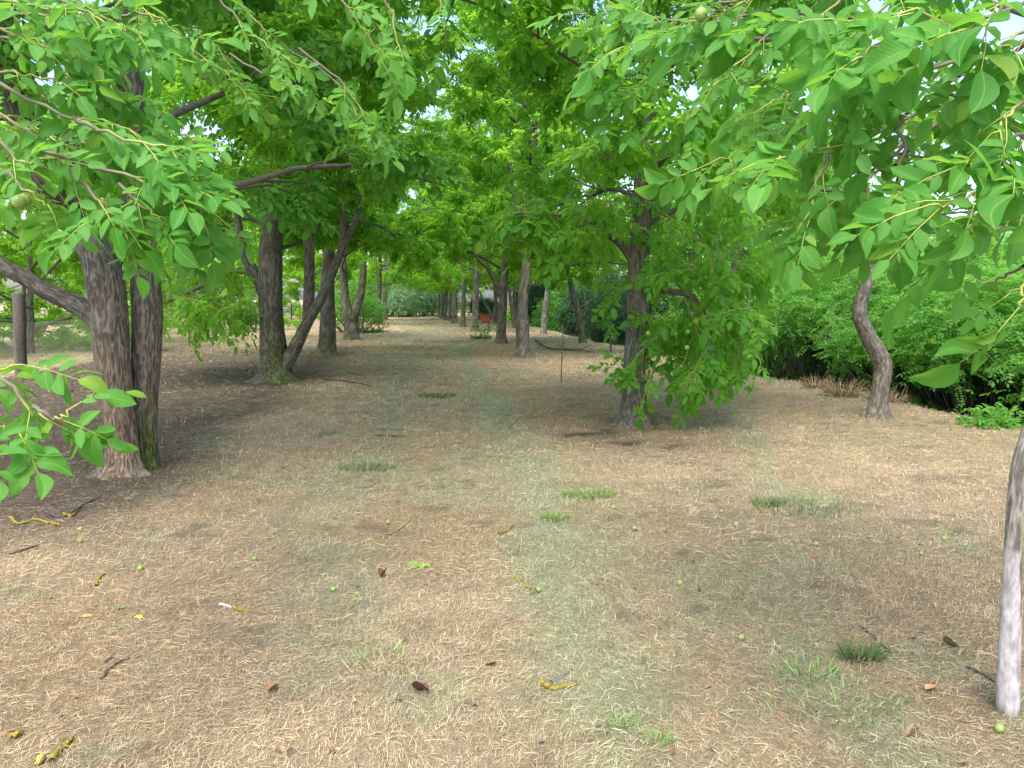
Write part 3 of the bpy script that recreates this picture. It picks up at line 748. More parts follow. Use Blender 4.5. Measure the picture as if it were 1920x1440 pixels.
HB = [([(1290, 520), (1270, 600), (1245, 690), (1240, 770)], 10), ([(1330, 560), (1320, 650), (1300, 720)], 10), ([(1370, 540), (1375, 620), (1385, 690)], 9, 8.4), ([(1240, 600), (1200, 660), (1180, 715)], 6, 8.8), ([(1210, 650), (1175, 690), (1160, 705)], 4, 8.7),
      ([(1250, 560), (1280, 640), (1290, 700)], 9, 8.5), ([(1330, 470), (1350, 540), (1340, 620)], 10, 9.0), ([(1240, 480), (1260, 560), (1250, 640)], 10, 9.0), ([(1290, 440), (1310, 500), (1320, 580)], 10, 9.2), ([(1380, 450), (1400, 520), (1390, 600)], 10, 9.4),
      ([(1225, 690), (1215, 740), (1205, 765)], 4, 8.5), ([(1260, 700), (1265, 740), (1262, 770)], 5, 8.4), ([(1220, 430), (1250, 470), (1300, 500)], 9, 9.0), ([(1140, 445), (1110, 430), (1080, 425)], 7, 9.1), ([(1090, 410), (1040, 400), (1000, 410)], 8, 8.8), ([(1000, 400), (960, 400), (930, 420)], 6, 8.6),
      ([(1300, 640), (1270, 690), (1255, 720)], 8, 8.3), ([(1350, 640), (1345, 690), (1330, 720)], 7, 8.6), ([(1200, 560), (1160, 540), (1140, 560)], 4, 9.0), ([(1060, 380), (1090, 330), (1130, 310)], 8, 7.5), ([(1150, 300), (1110, 280), (1060, 290)], 8, 7.2), ([(1220, 250), (1170, 230), (1120, 250)], 8, 7),
      ([(1260, 330), (1300, 300), (1350, 290)], 8, 7.2), ([(1300, 380), (1350, 370), (1390, 390)], 8, 7.6)]
HB = [([(p[0] + (34 if p[1] > 520 and p[0] > 1225 else 0), p[1] - (15 if p[1] > 690 else 0), *p[2:]) for p in q[0]], *q[1:]) for q in HB]
tw, ar, ra = spray_leaves(thicken(HB, 8.7, 1, .08, 14) + fill(40, 1240, 1410, 170, 520, 8.3, 10.4, 8, 4) + fill(18, 960, 1160, 375, 440, 8.4, 9.2, 7, 6, 45) + fill(11, 1230, 1400, 520, 690, 8.4, 9.3, 8, 5, 45), 8.7, .88, (0, -.45, .8))
spray_wood(R1, bR, tw, ra)
cr = leaves_on(sh[ok], 11, scale=.85)
foliage(R1, bR, cat(ar, cr[:5]), 300, M_LEAF)
for p in ((1118, 386, 8.9), (1290, 622, 8.5), (1322, 520, 8.6), (1332, 534, 8.6), (1305, 604, 8.4), (1288, 652, 8.3), (1215, 625, 8.6)): walnut_fruit(R1, bR, W(*p), .026)

# ---- L2: forked walnut with a stem leaning over the path
b2 = np.array([*G(517, 714)[:2], 0]); D2 = b2[1]
L2 = thing('walnut_tree', 'forked walnut with mossy stump and thin stem leaning right towards the path', 'tree', b2, 'walnut trees of the left row')
stem(L2, b2, [(517, 716, 58), (515, 680, 52), (509, 620, 42), (507, 550, 40), (508, 470, 38), (512, 400, 34), (516, 300, 30), (520, 180, 25), (523, 0, 20), (525, -150, 14)], D2, segs=80, n=220, relief=.011, seed=41, moss=1.0, mosh=1.4, mdir=(.6, -.8))
stem(L2, b2, [(532, 690, 26), (556, 645, 22), (578, 600, 19), (604, 555, 17), (628, 498, 15), (646, 455, 13), (662, 425, 11), (672, 395, 10), (676, 340, 7)], D2 - .1, 'limb', 30, 90, .007, 43, flare=0, moss=.35, mosh=1.2, orange=.3)
stem(L2, b2, [(576, 604, 18), (579, 560, 20), (580, 500, 19), (578, 440, 16), (572, 360, 12), (565, 260, 8)], D2 + .1, 'limb', 22, 60, .005, 44, flare=0)
stem(L2, b2, [(640, 466, 12), (644, 420, 12), (640, 380, 10), (644, 330, 7)], D2 - .1, 'limb', 16, 40, .003, 45, flare=0)
stem(L2, b2, [(500, 560, 24), (480, 515, 20), (462, 485, 18), (448, 430, 14), (440, 350, 10)], D2 + .2, 'limb', 20, 50, .004, 46, flare=0)
ax2 = lambda z: b2 + np.array([.02 * z, 0, z])
tb, sh = grow(55, ax2, 2.3, 9.6, 22, 4.0, (10, 60), .2, r0=.042)
m_ = sh[:, 1]; ok = (m_[:, 2] > np.where(m_[:, 0] > -3.4, 2.75, 2.1))
wood(L2, b2, tb)
stem(L2, b2, [(486, 530, 12), (455, 508, 10), (410, 520, 8), (350, 550, 7), (300, 570, 5)], D2 + .4, 'limb', 12, 40, .003, 47, flare=0)
tw, ar, ra = spray_leaves(fill(46, 305, 470, 500, 600, 13.8, 17.5, 8, 9, 45), 15, .85, (0, -.3, .85))
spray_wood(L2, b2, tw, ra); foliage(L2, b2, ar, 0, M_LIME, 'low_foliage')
cr = leaves_on(sh[ok], 14, scale=.85)
foliage(L2, b2, cr[:5], 300, M_LEAF, kite=True)

# ---- shared crowns for the walnuts further down the rows
def crown_variant(seed, z0, z1, nl, reach, zmin, k=13, droop=.24, scale=.78, mat=None):
    axz = lambda z: np.array([.0, 0, z])
    tb, sh = grow(seed, axz, z0, z1, nl, reach, (8, 60), droop, r0=.06)
    sh = sh[sh[:, 1, 2] > zmin]
    mb = MB()
    for p, r, s in tb:
        V, F, T = tube(p, r, max(4, s - 1)); mb.add(V, F, T, BROWN * (.75 + .4 * rng.random()))
    wm = mb.mesh('branches', M_BARK, (0, 0, 0), True)
    sh = sh[(sh[:, 1, 2] < 5.5) | (rng.random(len(sh)) < .72)]
    P, D, N, L, Wd = leaves_on(sh, k, scale=scale)[:5]
    V, F = leaflet_mesh(P, D, N, L, Wd * 1.15, True)
    return wm, mesh_np('crown', V, F, mat=mat or M_LEAF)
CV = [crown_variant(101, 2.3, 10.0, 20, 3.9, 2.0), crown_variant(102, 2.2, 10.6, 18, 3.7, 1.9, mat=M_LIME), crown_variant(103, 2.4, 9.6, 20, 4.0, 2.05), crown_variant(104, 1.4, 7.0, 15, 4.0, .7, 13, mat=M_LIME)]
GL, GR = 'walnut trees of the left row', 'walnut trees of the right row'
def extra_crown(root, var, rot, scale, xy, lift):
    o = obj('crown', CV[var][1], root, (xy[0], xy[1], lift), 'stuff'); o.rotation_euler.z = rot; o.scale = (scale,) * 3
extra_crown(L2, 0, 1.0, 1.0, (0, 0), .75); extra_crown(L2, 2, 4.0, .95, (0, 0), .9); extra_crown(L1, 2, 2.0, .82, (-.5, .6), 1.5); extra_crown(R1, 2, 3.6, .85, (-.9, .3), 1.9)
def tree(name, label, pts, d, var, rot, scale=1.0, group=None, crown_at=None, lift=0, segs=18, n=40, crown=True, relief=.008, **kw):
    base = np.array([*W(pts[0][0], pts[0][1], d)[:2], 0])
    t = thing(name, label, 'tree', base, group)
    _, path = stem(t, base, pts, d, segs=segs, n=n, relief=relief, seed=int(abs(base[0] * 91 + base[1] * 13)), extend=(8.5 * scale if var < 3 else 6 * scale) if crown else 0, **kw)
    top = path[int(len(path) * .62)] - base if crown_at is None else np.array(crown_at)
    if crown:
        for nm, me in zip(('branches', 'crown'), CV[var]):
            o = obj(nm, me, t, (top[0], top[1], lift), 'stuff' if nm == 'crown' else None); o.rotation_euler.z = rot; o.scale = (scale,) * 3
        if group in (GL, GR) and d < 32: extra_crown(t, (var + 1) % 3, rot + 2.5, scale * .97, top, lift + .25)
    return t, base
def vertical(px, py, w, d, h=3.6, lean=0):
    """trunk control points for a plain upright trunk whose foot shows at (px, py)"""
    k = FPX / d
    return [(px, py, w), (px + lean * .15, py - .5 * k, w * .86), (px + lean * .4, py - 1.3 * k, w * .78), (px + lean * .7, py - 2.4 * k, w * .68), (px + lean, py - h * k, w * .5)]
gd = lambda px, py: G(px, py)[1]
t, b = tree('walnut_tree', 'straight single walnut trunk, third from the front in the left row', [(613, 665, 33), (613, 640, 30), (614, 600, 28), (614, 550, 26), (616, 480, 22), (617, 380, 16)], gd(613, 665), 0, .6, group=GL, moss=.6, mdir=(-.5, -1), orange=.4)
d4 = gd(659, 636)
t, b = tree('walnut_tree', 'walnut trunk splitting into a V, fourth from the front in the left row', [(659, 637, 27), (658, 615, 25), (653, 590, 20), (648, 565, 16), (645, 520, 13), (642, 440, 9)], d4, 1, 2.2, group=GL, moss=.5, mdir=(-.5, -1))
stem(t, b, [(661, 608, 16), (668, 580, 16), (676, 550, 14), (681, 515, 12), (684, 460, 8)], d4, 'limb', 14, 24, .004, 5, flare=0)
far_left = [(709, 616, 'fifth'), (721, 609, 'sixth'), (735, 604, 'seventh'), (747, 600, 'eighth'), (755, 597, 'ninth'), (762, 595, 'tenth')]
for k, (px, py, nth) in enumerate(far_left):
    d = 1400 * 2.62 / (787 - px); py = 560 + 1400 * 1.6 / d
    tree('walnut_tree', f'dark distant walnut trunk, {nth} from the front in the left row', vertical(px, py, 600 / d, d, 4.0, 3 - k), d, (k + 2) % 3, k * 1.7, 1.0, GL, moss=.4)
dR2 = gd(981, 669)
t, b = tree('walnut_tree', 'grey fissured walnut trunk with a burl halfway, second big one in the right row', [(981, 669, 26), (980, 645, 24), (979, 610, 25), (979, 595, 22), (981, 560, 19), (985, 520, 18), (992, 460, 17), (998, 400, 13), (1002, 300, 9)], dR2, 2, 1.1, group=GR, ash=.35, moss=.4, mdir=(1, -.3))
for pts in ([(992, 470, 9), (975, 420, 7), (962, 360, 5), (955, 290, 3)], [(996, 430, 8), (1012, 360, 6), (1022, 290, 4)]):
    stem(t, b, pts, dR2, 'limb', 10, 20, .002, 3, flare=0, ash=.8, moss=0)
dR3 = gd(940, 644)
t, b = tree('walnut_tree', 'walnut trunk forking left above head height beside the orange soil patch', [(940, 645, 21), (940, 620, 18), (942, 585, 16), (944, 550, 14), (947, 500, 12), (950, 420, 9)], dR3, 0, 3.0, group=GR, moss=.3, mdir=(1, -.3))
stem(t, b, [(941, 565, 10), (930, 530, 9), (915, 505, 8), (900, 490, 6), (885, 470, 4)], dR3, 'limb', 12, 24, .003, 3, flare=0)
for k, (px, py, w, nth) in enumerate([(891, 621, 15, 'fourth'), (868, 613, 11, 'fifth'), (852, 606, 12, 'sixth'), (843, 602, 8, 'seventh'), (835, 600, 8, 'eighth'), (829, 597, 7, 'ninth'), (822, 595, 6, 'tenth')]):
    d = gd(px, py)
    tree('walnut_tree', f'upright dark walnut trunk, {nth} from the front in the right row', vertical(px, py, w, d, 4.0, 2), d, k % 3, 1 + k * 2.1, 1.0, GR, moss=.4)

# second row on the right, along the ditch
dS = gd(1643, 783)
GS = 'trees along the ditch edge'
tS, bS = tree('crooked_tree', 'crooked young walnut with smooth brown trunk bent twice at the ditch edge', [(1643, 784, 36), (1650, 735, 32), (1656, 690, 33), (1648, 664, 33), (1628, 630, 29), (1614, 600, 28), (1612, 575, 27), (1622, 540, 24), (1634, 500, 22), (1640, 420, 17), (1608, 300, 12), (1600, 150, 8)],
              dS, 2, .3, .62, GS, lift=.9, segs=40, n=110, mat=M_SMOOTHBARK, moss=.1, orange=.1, ash=.35, relief=.003, crown=False)
axS = lambda z: bS + np.array([.08, 0, z])
tb, sh = grow(61, axS, 2.5, 4.8, 9, 1.9, (15, 65), .1, sub=5, ter=3, r0=.035)
sh = sh[sh[:, 1, 2] > 2.25]; wood(tS, bS, tb); cr = leaves_on(sh, 3, scale=.8); foliage(tS, bS, cr[:5], 0)
dS2 = gd(1376, 722)
tree('leaning_walnut_tree', 'thin mossy walnut trunk leaning behind the hanging bough', [(1378, 722, 20), (1382, 700, 18), (1376, 650, 16), (1368, 600, 15), (1375, 520, 16), (1398, 420, 17), (1425, 330, 14), (1445, 230, 10)], dS2, 1, .9, .62, GS, lift=1.6, moss=.9, mosh=1.6, mdir=(1, -.5))
dS3 = gd(1092, 643)
tree('leaning_walnut_tree', 'slim walnut trunk leaning left near the fallen branch', [(1093, 643, 14), (1090, 620, 13), (1085, 590, 12), (1077, 560, 12), (1071, 535, 10), (1060, 480, 7), (1055, 400, 5)], dS3, 2, 2.0, .8, GS, lift=.3, moss=.5, mdir=(1, 0))
dS4 = gd(1019, 627)
tree('dead_trunk', 'pale dead trunk snapped off at the top, behind the grey walnut', [(1019, 628, 12), (1020, 605, 11), (1022, 580, 10), (1025, 555, 8), (1027, 533, 6)], dS4, 0, 0, crown=False, ash=1.0, moss=.5, mdir=(1, 0))
dS5 = gd(966, 615)
t, b = tree('walnut_tree', 'small V shaped walnut standing between two nearer trunks of the right row', [(966, 616, 9), (964, 600, 8), (960, 580, 7), (956, 555, 6), (952, 500, 4)], dS5, 1, 1.0, .9, GS, moss=.5)
stem(t, b, [(966, 606, 5), (972, 590, 5), (978, 570, 4), (984, 540, 3)], dS5, 'limb', 8, 16, 0, 3, flare=0, ash=.6)
dS6 = gd(926, 609)
t, b = tree('walnut_tree', 'dark walnut behind the red box with a branch slanting left', [(928, 609, 8), (928, 590, 7), (930, 560, 6), (933, 500, 4)], dS6, 0, 2.0, .9, GS)
stem(t, b, [(927, 600, 5), (918, 583, 5), (908, 566, 4), (898, 545, 3)], dS6, 'limb', 8, 16, 0, 3, flare=0)
for k, (X, Y) in enumerate([(6.3, 50), (6.0, 60)]):
    px, py, z = project(np.array([[X, Y, 0]])); tree('walnut_tree', ['far walnut crown at the ditch edge beyond the red box', 'farthest walnut crown at the ditch edge'][k], vertical(px[0], py[0], 8, Y), Y, k, k * 2, 1, GS)

# trees beyond the fence on the left, low skirts of bright leaves
GF_ = 'walnut trees in the field beyond the fence'
for k, (X, Y, rot, lab) in enumerate([(-14.5, 22, 5, 'low branched walnut in the field at the left picture border'), (-15.5, 27, 3, 'low branched walnut deeper in the field behind the wooden post'), (-11.4, 23.5, 0, 'low branched walnut in the field seen left of the twin stems'), (-11.0, 29, 2, 'low branched walnut beyond the fence seen between the first two trees'),
                                      (-10.5, 38, 4, 'low branched walnut beyond the fence just left of the forked tree'), (-11, 48, 1, 'low branched walnut beyond the fence in the gap behind the forked tree'),
                                      (-12, 60, 3, 'far low branched walnut deep in the field')]):
    px, py, z = project(np.array([[X, Y, 0]])); tree('field_walnut_tree', lab, vertical(px[0], py[0], 300 / Y, Y, 3), Y, 3, rot, 1.0, GF_, lift=-.9)
# closing trees past the end of the avenue, the far edges of the field and the land beyond the ditch
BG = [(-5, 84, 1.3, 'broad crown closing the avenue on its left side'), (1, 90, 1.5, 'broad crown closing the middle of the avenue'), (6, 86, 1.4, 'broad crown closing the avenue on its right side'), (-17, 70, 1.25, 'far field edge tree left of the third avenue trunk'), (-9.5, 76, 1.25, 'far field edge tree next to the left end of the avenue'), (-13, 73, 1.25, 'far field edge tree showing through the fork of the forked walnut'),
      (-21, 66, 1.2, 'far field edge tree showing left of the forked walnut'), (-25.5, 63, 1.2, 'far field edge tree showing just right of the twin stems'), (-31, 58, 1.25, 'far field edge tree over the big wooden post'), (-20, 50, 1.2, 'field edge tree behind the mossy right stem of the twin tree'),
      (-24.5, 50, 1.2, 'field edge tree seen above the low limb of the twin tree'), (-27, 47, 1.2, 'field edge tree at the left picture border'), (-16.5, 54, 1.2, 'field edge tree showing between twin and forked tree'), (-22, 92, 1.6, 'tallest tree behind the field edge trees'), (-60, 80, 1.7, 'tall tree behind the field edge near the left border'),
      (19, 36, .7, 'low tree beyond the ditch behind the crooked trunk'), (15.5, 38, 1.0, 'broad tree beyond the ditch behind the hanging bough'), (15, 46, 1.3, 'broad tree beyond the ditch behind the leaning slim trunk'), (14, 58, 1.3, 'broad tree beyond the far end of the ditch'), (12, 72, 1.4, 'broad tree right of the avenue end')]
for k, (X, Y, sc_, lab) in enumerate(BG):
    px, py, z = project(np.array([[X, Y, 0]])); tree('background_tree', lab, vertical(px[0], py[0], 500 / Y, Y, 3.5), Y, 3, k * 1.3, sc_, 'trees on the horizon', lift=-2.4, segs=8, n=12)

# ------------------------------------------------------------------ shrubs in and behind the ditch
def shrub_variant(seed, rx, ry, h, n, mat, temps, scale, k=4, zlow=.3, kite=True):
    r = np.random.default_rng(seed); tubes = []; sh = []
    for i in range(n):
        a = r.uniform(0, 6.28); q = math.sqrt(r.random()); top = np.array([rx * q * math.cos(a), ry * q * math.sin(a), 0])
        top[2] = h * (zlow + (1 - zlow) * r.random() ** .7) * math.sqrt(max(0, 1 - (.5 if zlow > .45 else .75) * q * q)) * (.8 + .45 * vnoise(np.array([[top[0] * .9, top[1] * .9, seed]]), 5)[0])
        d = np.array([math.cos(a) * q, math.sin(a) * q, r.uniform(.0, .7)]) + r.normal(0, .35, 3); d /= np.linalg.norm(d)
        sh.append((top - d * r.uniform(.3, .6), top))
        if i % 9 == 0: tubes.append((wander(np.array([top[0] * .25, top[1] * .25, -.3]), top * [1, 1, 1.2] + [0, 0, .3], np.linalg.norm(top) * 1.0, 5, .05, .1, .06, r), np.linspace(.02, .006, 6), 4))
    P, D, N, L, Wd = leaves_on(np.array(sh), k, scale=scale, temps=temps, tilt=.4, droop=.5)[:5]
    V, F = leaflet_mesh(P, D, N, L, Wd, kite)
    mb = MB()
    for p, rr, s in tubes:
        v, f, t = tube(p, rr, s); mb.add(v, f, t, BROWN * .8)
    return mb.mesh('stems', M_BARK, (0, 0, 0), True), mesh_np('foliage', V, F, mat=mat)
SV = [shrub_variant(1, 2.0, 1.8, 3.7, 620, M_ROB, RT, 1.9, 4, .62), shrub_variant(2, 1.8, 2.0, 3.9, 620, M_ROB, RT, 2.0, 4, .6), shrub_variant(3, 1.6, 1.6, 2.4, 500, M_SHRUB, WT, .62, 4), shrub_variant(4, 1.6, 1.6, 3.0, 700, M_DARKSHRUB, RT, 1.6),
      shrub_variant(5, 1.5, 1.2, 1.5, 380, M_GREYSHRUB, WT, .7, 4)]
def shrub(name, label, x, y, v, rot, s=1.0, sz=1.0, group=None, z=None):
    t = thing(name, label, 'shrub', (x, y, float(zg(np.array([x]), np.array([y]))[0]) if z is None else z), group)
    for nm, me in zip(('stems', 'foliage'), SV[v]):
        o = obj(nm, me, t, kind='stuff' if nm == 'foliage' else None); o.rotation_euler.z = rot; o.scale = (s, s, s * sz)
    return t
GB = 'robinia bushes in the ditch'
for k, (x, y, v, s, sz, lab) in enumerate([
        (9.6, 9.2, 0, .95, 1.0, 'feathery robinia bush at the right edge below the young tree leaves'), (9.5, 11.6, 1, .95, .95, 'feathery robinia bush right of the crooked trunk'), (9.7, 14.0, 0, 1.0, 1.05, 'robinia bush with dark hollow left of the crooked trunk'),
        (9.6, 17.0, 1, 1.05, 1.05, 'tall robinia bush right of the hanging bough'), (9.8, 20.5, 2, 1.5, 1.4, 'light green bush behind the hanging bough'), (9.4, 24.0, 2, 1.35, 1.2, 'light green bush behind the thin staked sapling'),
        (9.2, 28.0, 3, 1.1, 1.2, 'dark evergreen bush behind the leaning slim trunk'), (9.2, 32.5, 3, 1.2, 1.2, 'dark evergreen bush right of the snapped trunk'), (9.0, 38, 3, 1.2, 1.3, 'dark evergreen bush behind the grey walnut'), (8.8, 45, 2, 1.4, 1.3, 'green bush at the far ditch edge'),
        (8.5, 53, 3, 1.3, 1.3, 'dark bush near the far end of the ditch'), (12.3, 10.5, 1, 1.1, .8, 'robinia bush in the second rank behind the right edge'), (12.5, 14.5, 0, 1.2, .85, 'robinia bush in the second rank behind the crooked trunk'), (12.6, 19, 1, 1.3, .85, 'tall robinia in the second rank beyond the ditch'),
        (12.5, 24.5, 0, 1.4, 1.4, 'tall robinia behind the light green bushes'), (13, 31, 1, 1.5, 1.5, 'tall robinia behind the dark evergreen bushes'), (8.6, 12.6, 0, .4, .75, 'small robinia shoot in front of the ditch hollow'), (11.3, 8.8, 3, 1.05, .85, 'added dark thicket standing in for shade in the ditch at the right picture edge'), (11.5, 11.6, 3, 1.1, .85, 'added dark thicket standing in for shade in the ditch right of the crooked trunk'), (11.6, 14.6, 3, 1.1, .85, 'added dark thicket standing in for shade in the ditch left of the crooked trunk'), (11.6, 18, 3, 1.1, .85, 'added dark thicket standing in for shade in the ditch behind the hanging bough'), (9.2, 7.3, 1, .9, 1.0, 'robinia bush cut by the right picture edge')]):
    shrub('robinia_bush', lab, x + (.45 if x < 10 and y < 19 else 0), y, v, k * 1.9, s, sz, GB)  # dark thickets are added, their leaf colour paints the shaded ditch hollows
shrub('leafy_bush', 'bright green bush filling the gap after the fourth left trunk', -3.1, 36.5, 2, 0, 1.0, 1.1)
shrub('grey_bush', 'grey green bush closing the end of the grassy path', .2, 70, 4, 0, 2.2, 1.4)
shrub('grey_bush', 'smaller grey green bush at the left foot of the path end', -1.9, 67, 4, 2, 1.5, 1.2)
shrub('evergreen_bush', 'dark evergreen shrub between far trunks left of the red box', 4.9, 57, 3, 0, .8, .8)
shrub('green_bush', 'green bush at the end of the left row', -4.6, 70, 2, 1, 1.6, 1.2)

# ------------------------------------------------------------------ fence
FX = -8.35
fence = thing('chain_link_fence', 'old chain link fence on wooden posts along the dry field', 'fence', (FX, 12, 0))
posts = [13.2, 16.8, 20.4, 24.0, 28.4, 32.0, 36.0, 39.6, 43.2, 46.8, 50.4, 54.0]
for k, y in enumerate(posts):
    big = k == 1; h = 1.72 if big else 1.15 + .25 * random.random(); r = .125 if big else random.uniform(.035, .06)
    lean = .05 if big else random.uniform(-.05, .05)
    path = np.array([[0, 0, -.2], [.01, 0, .5], [lean, 0, h * .7], [lean * 1.2, 0, h]])
    V, F, T = tube(path, [r * .95, r * .9, r, r * .97], 22, 40, relief=.006 if big else .003, seed=k, stretch=.05)
    mb = MB(); mb.add(V, F, T, np.array([.115, .10, .09])); obj('post', mb.mesh('post', M_WOOD, (0, 0, 0), True), fence, (0, y - 12, 0))
mb = MB(); p = .07; H = 1.08; n = int(40 / p)
st = np.arange(n) * p - 1.0
A = np.c_[np.full(n, -.012), st, np.full(n, .04)]; B = np.c_[np.full(n, -.012), st + H - .04, np.full(n, H)]
V, F = prisms(A, B, np.full(n, .0016), np.full(n, .0016)); mb.add(V, F, None, (.34, .33, .29))
A = np.c_[np.full(n, -.018), st + H - .04, np.full(n, .04)]; B = np.c_[np.full(n, -.018), st, np.full(n, H)]
V, F = prisms(A, B, np.full(n, .0016), np.full(n, .0016)); mb.add(V, F, None, (.34, .33, .29))
for z in (.05, .55, 1.08):
    V, F = prisms(np.array([[-.024, -1, z]]), np.array([[-.024, 40, z]]), np.array([.0025]), np.array([.0025])); mb.add(V, F, None, (.2, .2, .19))
obj('wire_mesh', mb.mesh('wire_mesh', M_WIRE), fence, kind='stuff')

# ------------------------------------------------------------------ stakes and saplings
def stick_path(pts, d=None):
    return np.array([W(p[0], p[1], d) if d else G(*p) for p in pts])
def sapling(name, label, pts, d, w, col, leafy=0, cat='stake'):
    base = np.array([*W(pts[0][0], pts[0][1], d)[:2], 0]); t = thing(name, label, cat, base)
    path = np.array([W(p[0], p[1], d) for p in pts]); path[0, 2] = -.05
    V, F, T = tube(path, np.linspace(w, w * .6, len(path)), 8, 14); mb = MB(); mb.add(V, F, T, np.array(col)); obj('stem', mb.mesh('stem', M_TWIG, base, True), t)
    if leafy:
        a = catmull(path, 20)[8:]; sh = np.stack([a, a + rng.normal(0, .25, a.shape) + [0, 0, .1]], 1)
        rods(t, base, sh[:, 0], sh[:, 1], np.full(len(a), .006), np.full(len(a), .003), np.array([.14, .11, .08]), 'twigs')
        foliage(t, base, leaves_on(sh, leafy, scale=.9)[:5], 0, M_SHRUB)
    return t, base
t, b = sapling('bare_sapling', 'bare dead sapling stick standing in the gap of the right row', [(1052, 716), (1053, 690), (1054, 660), (1056, 607)], gd(1052, 716), .014, (.15, .12, .09), cat='sapling')
A = np.array([W(1053, 675, b[1]), W(1053, 665, b[1]), W(1054, 650, b[1])]); B = A + np.array([[.10, 0, .12], [-.16, .05, .26], [.07, 0, .10]])
for k in range(3): rods(t, b, A[k:k + 1], B[k:k + 1], np.full(1, .006), np.full(1, .003), np.array([.15, .12, .09]), 'twig')
sapling('thin_sapling', 'thin upright sapling with light leaves near the ditch', [(1145, 661), (1146, 620), (1141, 580), (1138, 520)], gd(1145, 661), .035, (.13, .13, .10), 6, cat='sapling')
sapling('thin_stake', 'thin dark stake beside the bright bush in the left row', [(681, 626), (681, 600), (680, 575)], gd(681, 626), .04, (.10, .09, .08))
sapling('leafy_seedling', 'tiny green seedling near the fourth trunk of the right row', [(907, 635), (908, 625), (909, 612)], gd(907, 635), .012, (.12, .16, .05), 2, cat='sapling')

# ------------------------------------------------------------------ red box far off
bx = G(910, 607); bx[2] = 0; box = thing('red_box', 'small brick red box with dark lid standing among the far trunks', 'box', bx)
def boxmesh(name, sx, sy, z0, z1, mat, col, bev=.02):
    import bmesh
    bm = bmesh.new(); bmesh.ops.create_cube(bm, size=1)
    for v in bm.verts: v.co = (v.co.x * sx, v.co.y * sy, z0 + (v.co.z + .5) * (z1 - z0))
    bmesh.ops.bevel(bm, geom=bm.edges[:], offset=bev, segments=2, affect='EDGES')
    me = bpy.data.meshes.new(name); bm.to_mesh(me); bm.free(); a = me.color_attributes.new('Col', 'FLOAT_COLOR', 'POINT')
    for q in a.data: q.color = (*col, 1)
    me.materials.append(mat); return me
obj('body', boxmesh('body', .62, .55, .06, .62, M_BRICK, (.33, .10, .055)), box)
obj('lid', boxmesh('lid', .70, .63, .623, .70, M_BRICK, (.06, .05, .05)), box)
for sx in (-.24, .24): obj('foot', boxmesh('foot', .08, .5, -.02, .058, M_BRICK, (.08, .06, .05), .01), box, (sx, 0, 0))

# ------------------------------------------------------------------ things lying on the ground
def lying(pts, lift=.012):
    P = np.array([G(*p) for p in pts]); P[:, 2] = gz_at(P[:, 0], P[:, 1]) + lift; return P
GSt = 'sticks lying on the grass'
def ground_stick(name, label, pts, r, col, mat, lumpy=0, side=None):
    P = lying(pts, r * .9); base = P[0].copy(); t = thing(name, label, 'stick', base, GSt)
    path = catmull(P, 26); rr = np.linspace(r, r * .65, 26)
    if lumpy: rr = rr * (1 + lumpy * (rng.random(26) - .4))
    path[1:-1] += rng.normal(0, r * .25, (24, 3))
    V, F, T = tube(path, rr, 9); mb = MB(); mb.add(V, F, T, np.array(col)); obj('stick', mb.mesh('stick', mat, base, True), t)
    if side:
        Q = lying(side, r * .8); V, F, T = tube(catmull(Q, 12), np.linspace(r * .6, r * .3, 12), 7); mb = MB(); mb.add(V, F, T, np.array(col) * .9); obj('side_twig', mb.mesh('side_twig', mat, base, True), t)
    return t
YEL = (.26, .20, .035); DK = (.085, .065, .055); GRY = (.24, .20, .19)
